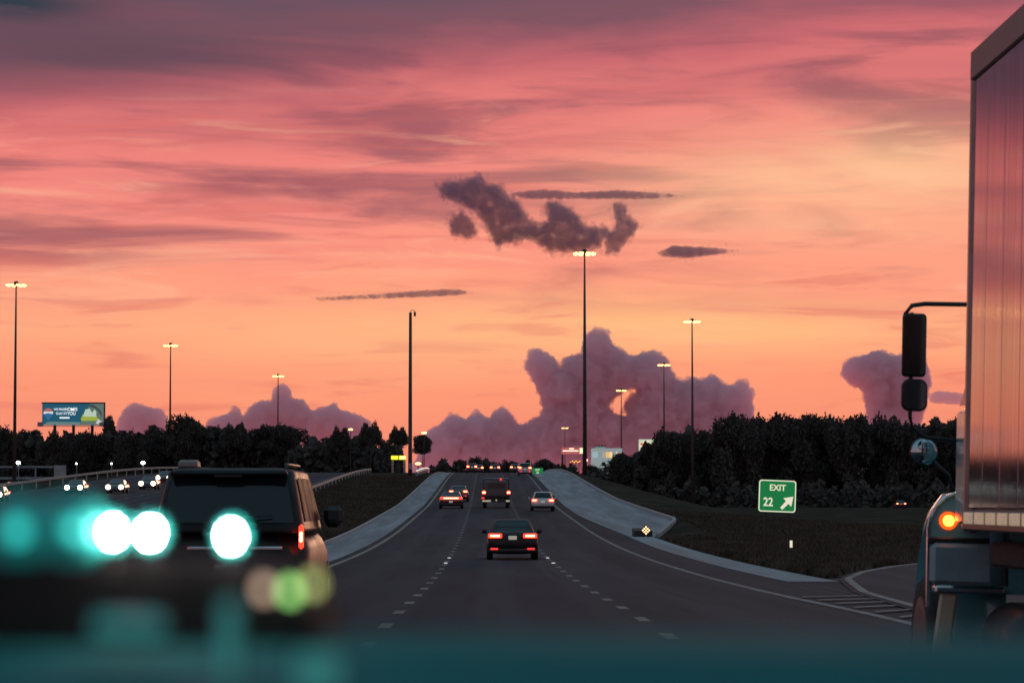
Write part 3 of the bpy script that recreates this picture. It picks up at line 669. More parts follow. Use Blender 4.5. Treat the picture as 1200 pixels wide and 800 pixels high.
# guard rails
def guardrail(label, x, y0, y1, step, refl=None, m=GALV, hgt=.7, zoff=0):
    o = thing('guardrail', label, 'guardrail', (x, y0, ground(x, y0)))
    z0 = ground(x, y0); n = int((y1 - y0) / step); rings = []
    for i in range(n + 1):
        y = y0 + step * i; z = ground(x, y) - z0
        rings.append([(.0, y - y0, z + hgt - .31), (.09, y - y0, z + hgt - .23), (.03, y - y0, z + hgt - .155), (.09, y - y0, z + hgt - .08), (0, y - y0, z + hgt), (-.03, y - y0, z + hgt - .15)])
    mb = MB(); mb.loft(rings); mb.build('rail', m, o)
    for i in range(n + 1):
        y = step * i; z = ground(x, y0 + y) - z0
        mb = MB(); mb.box((-.09, y, z + hgt / 2 - .1), (.12, .16, hgt + .1), .01); mb.build('post', m, o)
        if refl: mb = MB(); mb.box((.0, y - .02, z + hgt + .06), (.14, .03, .14), .004); mb.build('reflector', refl, o)
    return o
guardrail('low guardrail with white reflectors left of the road near the crest', -9.6, 392, 470, 6, mat('rail_reflector', (.8, .8, .78), .4, 0, .1, 6, emit=(1, .95, .85), es=.9))  # rail reflectors emit in place of reflected headlight
guardrail('near guardrail of the oncoming carriageway beyond the median grass', -18.2, 250, 450, 8, m=mat('pale_rail', (.42, .38, .34), .6, .2, .2, 2))
guardrail('far guardrail of the oncoming carriageway behind the oncoming cars', -50.4, 240, 520, 10, m=mat('pale_rail_far', (.40, .36, .32), .6, .2, .2, 2), hgt=.95)
# overpass on the far left
z1 = at(40, 547, 540).z; z0_ = at(40, 559, 540).z; xr_ = at(78, 550, 540).x
o = thing('overpass', 'grey concrete overpass with railing at the left edge behind the oncoming cars', 'overpass', (xr_ - 20, 540, ground(xr_ - 20, 540)))
gz0 = ground(xr_ - 20, 540)
mb = MB(); mb.box((0, 0, z0_ - gz0 - .2), (40, 3, .5), .04); mb.build('deck', CONCRETE, o)
mb = MB(); mb.box((0, -1.3, z1 - gz0), (40, .25, .35), .03); mb.build('top_rail', CONCRETE, o)
for k in range(11): mb = MB(); mb.box((-19.4 + 3.75 * k, -1.3, (z1 + z0_) / 2 - gz0), (.25, .2, z1 - z0_), .02); mb.build('rail_post', CONCRETE, o)
mb = MB(); mb.box((19.0, -1.4, (z1 + z0_) / 2 - gz0 + .05), (2.2, .6, z1 - z0_ + .5), .05); mb.build('end_block', CURB, o)
for k in (-14, 0, 14): mb = MB(); mb.box((k, .2, (z0_ - gz0) / 2 - .6), (1.2, 1.4, z0_ - gz0 + .6), .06); mb.build('pier', CONCRETE, o)
# blue billboard
d = 667; p = at(86, 485, d); zb = ground(p.x, d); zc = p.z - zb; u = d / F
o = thing('billboard', 'blue billboard with white lettering above the left tree line', 'billboard', (p.x, d, zb))
BW, BH = 73 * u, 26 * u
def em(name, c, es=.8, r=.5): return mat('print_' + name, c, r, 0, .1, 1.5, emit=c, es=es)  # board prints and walls emit mildly in place of lamplight falling on them
mb = MB(); mb.box((0, .2, zc), (BW, .35, BH), .04); pn = mb.build('panel', em('blue', (.012, .085, .135), .9), o)
mb = MB(); mb.box((0, .1, zc + BH / 2), (BW + .3, .7, .3), .04); mb.build('top_trim', DARKMETAL, o); mb = MB(); mb.box((BW / 2, .1, zc), (.3, .7, BH), .04); mb.build('side_trim', DARKMETAL, o)
def flat(poly, name, m, y=-.05, parent=pn): mb = MB(); mb.prism([(x * BW, y, zc + z * BH) for x, z in poly], (0, .03, 0)); return mb.build(name, m, parent)
flat([(.10, -.48), (.27, .47), (.485, .47), (.485, -.48)], 'picture_area', em('greygreen', (.12, .17, .14), .8))
flat([(.12, -.22), (.155, .0), (.36, .0), (.40, -.25), (.36, -.3), (.13, -.3)], 'lawn', em('lawn', (.35, .42, .05), .8), -.07)
flat([(.16, -.1), (.19, .2), (.26, .25), (.30, .05), (.34, .22), (.37, .1), (.36, -.12)], 'house', em('palehouse', (.5, .6, .48), .8), -.09)
flat([(.22, .35), (.30, .44), (.36, .36), (.44, .15), (.47, -.1), (.43, -.02), (.38, .2), (.3, .3)], 'roof_shape', em('roofdark', (.05, .07, .07), .8), -.10)
flat([(.36, -.42), (.40, -.22), (.46, -.34), (.44, -.46)], 'paper', em('paper', (.6, .6, .55), .8), -.11)
flat([(-.48, -.48), (.10, -.48), (.115, -.36), (-.40, -.34)], 'bottom_band', em('band', (.14, .22, .21), .8))
bal = [(.075 * math.sin(a), .17 * math.cos(a)) for a in [k * PI / 10 - PI / 2 for k in range(11)]]
flat([(-.40 + x * .95, .10 + z) for x, z in bal], 'balloon_top', em('balred', (.45, .16, .14), .7), -.09)
flat([(-.475, .0), (-.475, .11), (-.325, .11), (-.325, .0), (-.40, .05)], 'balloon_band', em('balwhite', (.75, .75, .72), .8), -.10)
flat([(-.47, .0), (-.40, .05), (-.33, .0), (-.385, -.26), (-.415, -.26)], 'balloon_base', em('balblue', (.03, .14, .30), .8), -.09)
WT = em('letterwhite', (.85, .88, .86), .9)
for tx, sz, x, z in (('WE FIND', .60, -.225, .21), ('HOMES', .85, -.035, .21), ('THAT FIT', .60, -.19, .02), ('YOU', .85, -.03, .02)):
    sign_text(tx, sz * 1.25, x * BW, zc + z * BH, WT, pn, -.06, .85)
flat([(-.22, -.20), (-.06, -.20), (-.06, -.13), (-.22, -.13)], 'print_line', WT, -.06)
mb = MB(); mb.box((0, -.5, zc - BH / 2 - .25), (BW + 2, 1.2, .12), .02); mb.build('catwalk', GALV, o)
for q in (-.52, .47): mb = MB(); mb.box((q * BW, -.6, zc - BH / 2 + .25), (1.3, .6, .9), .04); mb.build('walkway_cage', GALV, o)
for q in (-.3, 0, .3): mb = MB(); mb.tube([(q * BW, .5, -.5), (q * BW, .5, zc)], .35, 10); mb.build('support_post', DARKMETAL, o)
# board with two legs
d = 900; p = at(672, 528, d); zb = ground(p.x, d); zc = p.z - zb; u = d / F
o = thing('message_board', 'pink lit sign board on two legs beside the tallest right mast', 'sign board', (p.x, d, zb))
mb = MB(); mb.box((0, .2, zc), (28 * u, .4, 8 * u), .05); pn = mb.build('panel', em('rosepanel', (.42, .10, .09), .9), o)
for (x, z, w_, h_, c) in ((-.12, .0, .66, .18, (.9, .8, .7)), (-.08, .32, .2, .2, (.9, .75, .5)), (.36, .02, .2, .8, (.75, .8, .45))):
    mb = MB(); mb.box((x * 28 * u, -.04, zc + z * 8 * u), (w_ * 28 * u, .06, h_ * 8 * u)); mb.build('lit_strip', em('strip%d' % int(x * 100), c, 1.2), pn)
for q in (-.46, .42): mb = MB(); mb.box((q * 28 * u, .3, zc / 2), (2.2 * u, .5, zc), .05); mb.build('leg', DARKMETAL, o)
d = 1000; p = at(711, 533, d); zb = ground(p.x, d); u = d / F
o = thing('lit_shop', 'low white lit shop front beyond the mast in the cloud gap', 'shop', (p.x, d, zb)); zc = p.z - zb
SW = 36 * u
mb = MB(); mb.box((0, 1.5, zc / 2 + 1.2), (SW, 3, zc + 2.4), .05); wl = mb.build('wall', em('shopwhite', (.42, .50, .48), .45), o)
for x0_, w_, c in ((-.38, .17, (.22, .30, .32)), (.02, .10, (.55, .33, .12)), (.13, .09, (.75, .45, .18)), (-.1, .06, (.3, .25, .2)), (.33, .06, (.85, .45, .35))):
    mb = MB(); mb.box((x0_ * SW, -.05, zc + .1), (w_ * SW, .1, 2.0), .02); mb.build('lit_window', em('win%d' % int(x0_ * 100), c, 1.3), o)
mb = MB(); mb.box((-.2 * SW, 1, zc + 2.7), (.34 * SW, 1.5, .7), .05); mb.build('roof_parapet', em('parapet', (.20, .28, .27), .5), o)
for q in (-.35, -.25, -.15, -.05): mb = MB(); mb.box((q * SW, .5, zc + 3.25), (.6, .5, .5), .05); mb.build('roof_unit', DARKMETAL, o)
d = 1150; p = at(761, 522, d); zb = ground(p.x, d); zc = p.z - zb; u = d / F
o = thing('food_billboard', 'pale lit billboard with a reddish plate of food left of the wood', 'billboard', (p.x, d, zb))
mb = MB(); mb.box((0, .2, zc), (25 * u, .4, 15 * u), .05); pn = mb.build('panel', em('palegreen', (.50, .60, .42), .85), o)
ring = [(-.17 + .3 * math.cos(a), .0 + .42 * math.sin(a)) for a in [k * PI / 8 for k in range(16)]]
mb = MB(); mb.prism([(x * 25 * u, -.05, zc + z * 15 * u) for x, z in ring], (0, .04, 0)); mb.build('plate_shape', em('dishwhite', (.75, .70, .52), .9), pn)
for k in range(11):
    a = k * 2.4; r = .05 + .018 * k; c = ((-.17 + r * 1.0 * math.cos(a)) * 25 * u, (.02 + r * 1.4 * math.sin(a)) * 15 * u)
    mb = MB(); mb.tube([(c[0], -.08, zc + c[1]), (c[0], -.05, zc + c[1])], .55, 8); mb.build('food_piece', em('food%d' % (k % 3), ((.50, .12, .04), (.62, .24, .08), (.40, .10, .05))[k % 3], .9), pn)
mb = MB(); mb.box((.36 * 25 * u, -.05, zc - .05 * 15 * u), (.2 * 25 * u, .05, .35 * 15 * u)); mb.build('print_block', em('pgreen', (.25, .42, .28), .8), pn)
mb = MB(); mb.box((0, -.3, zc - 9 * u), (22 * u, .8, 2.0 * u), .05); mb.build('lower_board', em('lowboard', (.20, .18, .16), .5), o)
for q in (-.1, .12): mb = MB(); mb.box((q * 25 * u, .6, zc / 2), (.9, .6, zc), .05); mb.build('leg', DARKMETAL, o)
# yellow lit canopy left of the crest
d = 500; p = at(467, 536, d); zb = ground(p.x, d); zc = p.z - zb; u = d / F
o = thing('fuel_canopy', 'yellow green lit canopy sign behind the umbrella shaped tree', 'canopy', (p.x, d, zb))
mb = MB(); mb.box((0, 0, zc), (17 * u, 2, 4.5 * u), .05); pn = mb.build('fascia', em('yellowlit', (.75, .72, .03), 1.3), o)
mb = MB(); mb.box((5 * u, -1.02, zc), (6 * u, .06, 3 * u)); mb.build('lit_strip', em('warmlit', (1, .8, .35), 1.5), pn)
for q in (-7, 7): mb = MB(); mb.box((q * u, 0, zc / 2 - .2), (2.2 * u if q < 0 else .4, .5, zc), .03); mb.build('column', GALV, o)
# low warm shop lights at the foot of the tallest mast
d = 880; p = at(674, 541, d); zb = ground(p.x, d)
o = thing('lit_sign_band', 'orange lit sign band under the two legged board', 'lit sign', (p.x, d, zb)); zc = p.z - zb
mb = MB(); mb.box((0, .2, zc), (13 * d / F, .3, 2.6 * d / F), .04); pn = mb.build('panel', em('darkband', (.10, .03, .02), .3), o)
for k in range(6): mb = MB(); mb.box(((-5.2 + 2.1 * k) * d / F, 0, zc + (.2 if k % 2 else -.1)), (1.5 * d / F, .1, 1.6 * d / F), .03); mb.build('letter_block', em('orangeletter', (1, .40, .10), 1.6), pn)
for q in (-1.2, 1.2): mb = MB(); mb.box((q, .45, zc / 2), (.2, .2, zc), .02); mb.build('post', DARKMETAL, o)
d = 860; p = at(687, 539, d); zb = ground(p.x, d)
o = thing('street_lamp', 'single rosy lamp just right of the foot of the tallest mast', 'street lamp', (p.x, d, zb))
mb = MB(); mb.tube([(0, 0, -.3), (0, 0, p.z - zb)], [.1, .07], 8); mb.build('pole', DARKMETAL, o); mb = MB(); mb.sphere((0, 0, p.z - zb), .45, 10, 8); mb.build('lamp', lamp('rosy', (1, .45, .32), 5), o, True)
# ------------------------------------------------------------------ vehicles
def se(v, n):                               # super-ellipse depth factor
    return max(0.0, 1 - abs(v) ** n) ** (1.0 / n)
WHEEL = {}
def wheel(o, x, y, r, wd):
    k = (r, wd)
    if k not in WHEEL:
        a = MB(); prof_ = [(-.5, .78), (-.5, .93), (-.38, 1.0), (.38, 1.0), (.5, .93), (.5, .78)]
        rings = [[(wd * q, r * f * math.cos(2 * PI * j / 20), r * f * math.sin(2 * PI * j / 20)) for j in range(20)] for q, f in prof_]
        a.loft(rings, True)
        b = MB(); b.loft([[(wd * .53 * sg, r * f * math.cos(2 * PI * j / 16), r * f * math.sin(2 * PI * j / 16)) for j in range(16)] for sg, f in ((-1, .55), (-.96, .70), (.96, .70), (1, .55))])
        WHEEL[k] = (a.mesh('tyre', RUBBER, True), b.mesh('rim', RIM))
    t = link('wheel', WHEEL[k][0], o); t.location = (x, y, r); q = link('rim', WHEEL[k][1], t); return t
def car(name, label, cat, loc, rz, P, group=None):
    o = thing(name, label, cat, loc, rz, group)
    L, W, H = P['L'], P['W'], P['H']; pm = P['paint']; belt = P.get('belt', H * .62); clr = P.get('clr', .22); hl = L / 2
    deck = P.get('deck', belt); hood = P.get('hood', belt - .12)
    st = [(-hl, .86, clr + .14, deck - .24), (-hl + .06, .94, clr + .06, deck - .13), (-hl + .22, .985, clr, deck - .02), (-hl + .7, 1, clr - .02, deck + .02), (0, 1, clr - .03, belt + .02),
          (hl * .38, 1, clr - .02, belt), (hl - .75, .99, clr, hood), (hl - .25, .95, clr + .02, hood - .10), (hl - .06, .86, clr + .08, hood - .22), (hl, .74, clr + .16, hood - .32)]
    rings = []
    for y, wf, z0, z1 in st:
        ring = []
        for k in range(28):
            a = 2 * PI * k / 28; c, s_ = math.cos(a), math.sin(a)
            ex = .47 if abs(y) < hl - .1 else .62
            ring.append((W / 2 * wf * math.copysign(abs(c) ** ex, c), y, (z0 + z1) / 2 + (z1 - z0) / 2 * math.copysign(abs(s_) ** ex, s_)))
        rings.append(ring)
    mb = MB(); mb.loft(rings); body = mb.build('body', pm, o, True)
    # greenhouse
    yr0, yf0, yr1, yf1 = P['green']; w0, w1 = W / 2 * P.get('w0', .93), W / 2 * P.get('w1', .74); N = 14
    def ring(t, z, inset=0.0):
        ya, yb, wx = yr0 + (yr1 - yr0) * t + inset, yf0 + (yf1 - yf0) * t - inset, w0 + (w1 - w0) * t - inset
        cy, hy = (ya + yb) / 2, (yb - ya) / 2; pts = []
        for k in range(48):
            a = 2 * PI * k / 48; c, s_ = math.cos(a), math.sin(a); e = 2.0 / N
            pts.append((wx * math.copysign(abs(c) ** e, c), cy + hy * math.copysign(abs(s_) ** e, s_), z))
        return pts
    zt = H - .05
    mb = MB(); mb.loft([ring(-.1, belt - .06), ring(0, belt), ring(.5, (belt + zt) / 2 + .012), ring(1, zt), ring(1.02, H - .02, .05), ring(1.02, H, .18)]); mb.build('roof', pm, o, True)
    def gpt(s_, t, side, off):
        ya, yb, wx = yr0 + (yr1 - yr0) * t, yf0 + (yf1 - yf0) * t, w0 + (w1 - w0) * t; cy, hy = (ya + yb) / 2, (yb - ya) / 2; z = belt + (zt - belt) * t
        if side == 'r': return (s_ * wx, cy - hy * se(s_, N) - off, z)
        if side == 'f': return (s_ * wx, cy + hy * se(s_, N) + off, z)
        return ((1 if side == 'R' else -1) * (wx * se((s_), N) + off), cy + s_ * hy, z)
    def glass(nm, side, s0, s1, t0, t1, parent=o, gm=GLASS):
        mb = MB(); mb.grid([[gpt(s0 + (s1 - s0) * i / 8, t0 + (t1 - t0) * j / 3, side, .016) for i in range(9)] for j in range(4)]); return mb.build(nm, gm, parent, True)
    rw = P.get('rw', (.08, .93)); rws = P.get('rws', .86)
    rg = glass('rear_window', 'r', -rws, rws, *rw); glass('windscreen', 'f', -.9, .9, .08, .94)
    for sd_ in 'LR':
        for a_, b_ in P.get('sidew', ((-.80, -.36), (-.32, .26), (.30, .80))): glass('side_window', sd_, a_, b_, .12, .90, o, P.get('sidemat', GLASS))
    r = P.get('r', .33)
    for sx in (-1, 1):
        for yy in (-hl * P.get('ra', .58), hl * P.get('fa', .62)):
            mb = MB(); mb.tube([(sx * (W / 2 - .06), yy, r + .02), (sx * (W / 2 + .006), yy, r + .02)], r * 1.16, 20); mb.build('wheel_arch', PLASTIC, o)
            wheel(o, sx * (W / 2 - .10), yy, r, .22)
        mb = MB(); mb.box((sx * (W / 2 + .10), yf0 - .42, belt + .06), (.20, .12, .15), .05); mi = mb.build('mirror', P.get('mirror', pm), o)
    # rear lamps: (x centre, z, width, height) in metres
    on = P.get('on', True)
    for (lx, lz, lw, lh) in P['tail']:
        for sx in ((-1, 1) if lx else (1,)):
            yb = -hl - .012 if not P.get('taily') else P['taily']
            mb = MB(); mb.box((sx * lx, yb + .05, lz), (lw, .14, lh), .03); tl = mb.build('tail_lamp', TAIL, o)
            if on: mb = MB(); mb.box((sx * (lx), yb - .025, lz), (lw * .68, .03, lh * .42), .012); mb.build('lamp_strip', TAILCORE, tl)
    for (lx, lz, lw, lh) in P.get('refl', ()):
        for sx in (-1, 1): mb = MB(); mb.box((sx * lx, -hl - .02, lz), (lw, .08, lh), .02); mb.build('bumper_reflector', REARREFL, o)
    pz = P.get('plate', belt - .15)
    mb = MB(); mb.box((0, -hl - .012, pz), (.30, .06, .14), .01); mb.build('number_plate', PLATE, o)
    mb = MB(); mb.box((0, -hl + .10, clr + .13), (W * .93, .26, .20), .07); mb.build('rear_bumper', P.get('bumper', PLASTIC), o)
    mb = MB(); mb.box((0, hl - .10, clr + .13), (W * .84, .26, .20), .07); mb.build('front_bumper', P.get('bumper', PLASTIC), o)
    hz = P.get('hz', hood - .22)
    for sx in (-1, 1):
        mb = MB(); mb.box((sx * W * .35, hl - .07, hz), (.36, .2, .16), .05); hlp = mb.build('headlamp', GLASS, o)
        if P.get('head'): mb = MB(); mb.sphere((sx * W * .36, hl + .04, hz), P.get('hs', .17), 12, 8, (1, .5, 1)); mb.build('bulb', HEAD, hlp, True)
    return o
SEDAN = dict(L=4.8, W=1.84, H=1.45, belt=.93, deck=1.02, hood=.86, green=(-1.75, 1.35, -1.0, .35), w0=.90, w1=.68, tail=((.63, .87, .50, .16),), refl=((.66, .40, .28, .07),), plate=.80, rw=(.10, .94))
def V(base, **k): q = dict(base); q.update(k); return q
def pos(px, d, dx=0): return ((px - 570) / F * d + dx, d, prof(d))
BLACKP = mat('satin_black', (.010, .009, .010), .35, 0, .1, 2, spec=.3)
car('sedan', 'black sedan with glowing tail lamps alone in the centre lane', 'car', pos(600, 105), 0, V(SEDAN, paint=BLACKP))
TINT = mat('tinted_glass', (.012, .014, .016), .55, 0, .1, 2, spec=.05)
SUVP = dict(L=5.3, W=1.98, H=2.10, belt=1.36, deck=1.34, hood=1.22, clr=.36, green=(-2.58, 1.35, -2.30, .75), w0=.94, w1=.79, paint=mat('suv_black', (.010, .012, .013), .4, 0, .15, 3, spec=.22), r=.40, ra=.60, tail=((.90, 1.26, .055, .30),), plate=.86, sidemat=TINT, rw=(.10, .90), rws=.88, on=True, refl=((.78, .62, .16, .06),))
suv = car('suv', 'large black suv with roof rails ahead in the left lane', 'suv', (-3.15, 37.3, prof(37.3)), 0, SUVP)
for sx in (-1, 1):
    mb = MB(); mb.tube([(sx * .66, -1.9, 2.08), (sx * .66, -1.8, 2.15), (sx * .66, .5, 2.15), (sx * .66, .6, 2.07)], .022, 8); mb.build('roof_rail', DARKMETAL, suv, True)
mb = MB(); mb.box((0, -2.36, 2.03), (1.44, .34, .06), .025); mb.build('spoiler', SUVP['paint'], suv)
mb = MB(); mb.box((0, -2.50, 2.0), (.34, .05, .035), .01); mb.build('brake_light_housing', PLASTIC, suv)
mb = MB(); mb.box((-.56, -1.7, 2.15), (.24, .4, .11), .03); mb.build('roof_light_box', mat('roof_box_pale', (.25, .22, .21), .4, .2, .1, 4), suv)
mb = MB(); mb.tube([(-.3, -2.64, 1.42), (.15, -2.63, 1.50), (.55, -2.60, 1.52)], [.018, .014, .01], 6); mb.build('wiper', PLASTIC, suv)
mb = MB(); mb.box((0.1, -2.668, 1.12), (1.15, .03, .045), .012); mb.build('tailgate_trim', CHROME, suv)
mb = MB(); mb.box((0, -2.69, .62), (1.80, .22, .26), .07); mb.build('step_bumper', SUVP['paint'], suv)
mb = MB(); mb.box((0.35, -2.805, .68), (.5, .012, .03), .004); mb.build('bumper_trim', CHROME, suv)
for sx in (-1, 1): mb = MB(); mb.box((sx * 1.10, .95, 1.50), (.26, .14, .26), .06); mb.build('tow_mirror', PLASTIC, suv)
car('coupe', 'low coupe with one wide red tail bar in the left lane', 'car', pos(529, 236), 0, V(SEDAN, W=1.95, H=1.38, paint=paint('darkred', (.05, .008, .008)), tail=((0, .84, 1.78, .20),), refl=(), plate=.55, belt=.92))
car('sedan', 'dark car with two lit tail lamps just ahead of the coupe with the tail bar', 'car', pos(537.5, 262), 0, V(SEDAN, paint=paint('charcoal', (.03, .03, .035)), tail=((.64, .92, .42, .22),), refl=((.6, .5, .3, .1),)))
car('hatchback', 'white car with glowing tail lamps in the right lane', 'car', pos(635.5, 226), 0, V(SEDAN, L=4.3, H=1.52, green=(-1.95, 1.2, -1.55, .3), paint=paint('white', (.62, .60, .60)), tail=((.66, .84, .46, .22),), plate=.72, refl=()))
car('suv', 'pale suv with bright lamps farthest right on the crest', 'suv', pos(615, 402), 0, V(SEDAN, H=1.75, W=1.95, belt=1.08, deck=1.06, hood=1.0, green=(-2.3, 1.3, -2.0, .6), w1=.8, paint=paint('silver', (.45, .42, .42)), tail=((.70, 1.05, .42, .30),), plate=.85, refl=((.6, .5, .3, .12),)))
FARC = V(SEDAN, H=1.6, belt=1.0, deck=1.05, paint=paint('fargrey', (.05, .045, .05)), tail=((.66, 1.0, .48, .34),), plate=.9, refl=())
car('sedan', 'far dark car in the left lane on the crest, leftmost of the far cars', 'car', pos(553, 483), 0, FARC)
car('sedan', 'far car half hidden at the right of the leftmost far car', 'car', pos(561, 520), 0, FARC)
car('sedan', 'far car in the centre lane on the crest with two round red lamps', 'car', pos(580, 512), 0, V(FARC, W=1.95))
car('sedan', 'far car in the right lane half hidden by the pale suv', 'car', pos(603.5, 505), 0, FARC)
car('sedan', 'dark car with dim tail lamps far off right of the exit sign', 'car', (at(1054, 600, 540).x, 540, ground(at(1054, 600, 540).x, 540)), 0, V(FARC, paint=BLACKP, tail=((.72, .95, .40, .24),)))
ONC = V(SEDAN, paint=paint('oncoming', (.015, .015, .018)), head=True, hs=.25, on=False, refl=())
for px, d, lb, nm, kw in ((91.5, 292, 'oncoming car with the brightest headlamps, left of the middle pair', 'sedan', {}), (139, 294, 'oncoming car with bright headlamps between the other oncoming cars', 'sedan', {}),
                      (176.5, 312, 'oncoming dark car near the suv roof, right of the middle oncoming car', 'sedan', {}), (195, 345, 'oncoming car farthest right, closest to the suv roof', 'hatchback', {}), (-2, 262, 'oncoming car cut by the left picture edge', 'sedan', {})):
    x = (px - 570) / F * d
    car(nm, lb, 'car', (x, d, prof(d)), PI, V(ONC, **kw), 'oncoming cars')
# work truck with a frame rack
x, y, z = pos(581.5, 238)
wt = thing('work_truck', 'dark open work truck with a tall frame rack in the centre lane', 'truck', (x, y, z))
DKP = paint('truckdark', (.03, .028, .03), .4)
mb = MB(); mb.box((0, 1.2, .72), (.9, 6.2, .22), .03); mb.build('chassis', DARKMETAL, wt)
mb = MB(); mb.loft([[(sx * wx, yy, zz) for sx, zz in ((-1, .75), (-1, 1.55), (-.82, 2.15), (.82, 2.15), (1, 1.55), (1, .75))] for yy, wx in ((1.6, .98), (3.2, .98))]); mb.build('cab', DKP, wt)
mb = MB(); mb.grid([[(-.72, 1.585, 1.6), (.72, 1.585, 1.6)], [(-.62, 1.585, 2.05), (.62, 1.585, 2.05)]]); mb.build('rear_window', GLASS, wt)
mb = MB(); mb.loft([[(-1, yy, .7), (-1, yy, zz), (1, yy, zz), (1, yy, .7)] for yy, zz in ((3.2, 1.4), (4.5, 1.25))]); mb.build('bonnet', DKP, wt)
mb = MB(); mb.box((0, -.3, .98), (2.30, 3.6, .16), .03); mb.build('bed', DARKMETAL, wt)
for sx in (-1, 1): mb = MB(); mb.box((sx * 1.1, -.3, 1.30), (.07, 3.5, .52), .02); mb.build('side_board', DKP, wt)
mb = MB(); mb.box((0, -2.05, 1.28), (2.2, .07, .5), .02); mb.build('tailgate', DKP, wt)
for sx in (-1, 1):
    for yy in (-1.9, 1.35): mb = MB(); mb.tube([(sx * 1.05, yy, 1.5), (sx * 1.02, yy, 2.42)], .05, 8); mb.build('rack_post', DARKMETAL, wt)
for yy in (-1.9, 1.35): mb = MB(); mb.tube([(-1.06, yy, 2.42), (1.06, yy, 2.42)], .055, 8); mb.build('rack_bar', GALV if yy < 0 else DARKMETAL, wt)
for sx in (-1, 1): mb = MB(); mb.tube([(sx * 1.03, -1.9, 2.42), (sx * 1.03, 1.35, 2.42)], .04, 8); mb.build('rack_side', DARKMETAL, wt)
mb = MB(); mb.sphere((.38, -1.98, 2.36), .11, 10, 8); mb.build('beacon', REARREFL, wt, True)
for k in range(5): mb = MB(); rr = random.uniform(.3, .55); mb.sphere((-.7 + .35 * k, -.9 + .3 * (k % 2), 1.3), rr, 12, 8, (1, 1.2, .9)); mb.build('cargo_bundle', mat('dark_load', (.035, .035, .03), .9, 0, .4, 3, .6), wt, True)
for sx in (-1, 1):
    mb = MB(); mb.box((sx * 1.02, -2.11, 1.28), (.30, .10, .30), .05); tl = mb.build('tail_lamp', TAIL, wt); mb = MB(); mb.sphere((sx * 1.02, -2.17, 1.28), .10, 10, 8, (1.3, .5, .8)); mb.build('bulb', TAILCORE, tl, True)
mb = MB(); mb.box((-1.1, -2.12, .82), (.26, .06, .14), .03); mb.build('side_lamp', REARREFL, wt)
PALEM = mat('bumper_tape', (.6, .5, .38), .4, .2, .2, 6, emit=(.8, .65, .45), es=.35)  # slight emission put in for light reflected by the tape
mb = MB(); mb.box((0, -2.10, .58), (2.2, .16, .18), .04); mb.build('rear_bumper', DARKMETAL, wt)
for q, w_ in ((-.95, .4), (-.6, .3), (0, .12), (.95, .3)): mb = MB(); mb.box((q, -2.19, .58 + .06 * (w_ < .2)), (w_, .03, .15), .01); mb.build('reflective_plate', PALEM, wt)
for sx in (-1, 1):
    wheel(wt, sx * .95, -1.0, .42, .3); wheel(wt, sx * .93, 3.7, .42, .26); mb = MB(); mb.box((sx * .95, -1.72, .55), (.36, .03, .6), .01); mb.build('mud_flap', RUBBER, wt)

# ------------------------------------------------------------------ box truck on the right
tx, ty = 4.36, 18.5; tz = ground(tx, 18.5)
bt = thing('box_truck', 'tall box truck with shiny sides driving close on the right', 'truck', (tx, ty, tz)); bt.rotation_euler = (0, math.radians(1.55), 0)
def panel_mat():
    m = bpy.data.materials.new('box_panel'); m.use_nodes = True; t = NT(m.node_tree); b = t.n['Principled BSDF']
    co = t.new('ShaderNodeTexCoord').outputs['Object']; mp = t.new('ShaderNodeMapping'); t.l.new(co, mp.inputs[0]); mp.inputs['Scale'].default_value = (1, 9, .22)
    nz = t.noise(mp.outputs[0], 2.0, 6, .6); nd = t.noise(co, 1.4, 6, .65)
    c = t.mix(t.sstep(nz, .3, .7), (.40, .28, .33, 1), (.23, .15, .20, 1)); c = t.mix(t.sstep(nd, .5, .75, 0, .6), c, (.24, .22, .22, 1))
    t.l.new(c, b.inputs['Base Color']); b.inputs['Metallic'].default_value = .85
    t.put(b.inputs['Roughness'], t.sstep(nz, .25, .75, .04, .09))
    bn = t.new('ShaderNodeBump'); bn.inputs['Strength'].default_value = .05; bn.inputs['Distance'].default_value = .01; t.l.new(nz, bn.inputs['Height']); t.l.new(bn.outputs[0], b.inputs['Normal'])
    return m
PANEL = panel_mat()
ZB, ZT, XL = 1.36, 4.48, -1.28          # box floor, box top, left face (local)
RAILM = mat('top_rail_metal', (.22, .19, .18), .5, .5, .2, 4); RAILM2 = mat('bottom_rail_metal', (.14, .12, .11), .4, .6, .2, 5)
mb = MB(); mb.box((0, -3.75, (ZB + ZT) / 2), (2.5, 7.4, ZT - ZB - .06), .02); mb.build('box_core', mat('box_core_white', (.45, .43, .43), .5, 0, .1, 2), bt)
k = 0; y1 = -.14
while y1 > -7.4:
    wd_ = .60 if k else .52
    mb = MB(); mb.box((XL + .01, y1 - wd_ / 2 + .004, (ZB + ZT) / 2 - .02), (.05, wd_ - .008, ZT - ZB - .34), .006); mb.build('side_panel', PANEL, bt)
    y1 -= wd_; k += 1
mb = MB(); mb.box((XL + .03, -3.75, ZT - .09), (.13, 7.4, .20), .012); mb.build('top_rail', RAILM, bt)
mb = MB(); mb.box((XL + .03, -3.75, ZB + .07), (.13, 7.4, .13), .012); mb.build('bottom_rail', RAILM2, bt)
mb = MB(); mb.box((XL + .03, -.07, (ZB + ZT) / 2), (.12, .14, ZT - ZB + .02), .045); mb.build('corner_post', mat('corner_post_metal', (.30, .22, .20), .35, .7, .2, 4), bt)
mb = MB(); mb.box((0, -3.75, ZT + .02), (2.46, 7.38, .05), .02); mb.build('box_roof', RAILM, bt)
TAPE = mat('reflective_tape', (.75, .66, .50), .35, .1, .25, 14, emit=(.9, .66, .42), es=.22)  # faint emission stands in for light the tape reflects
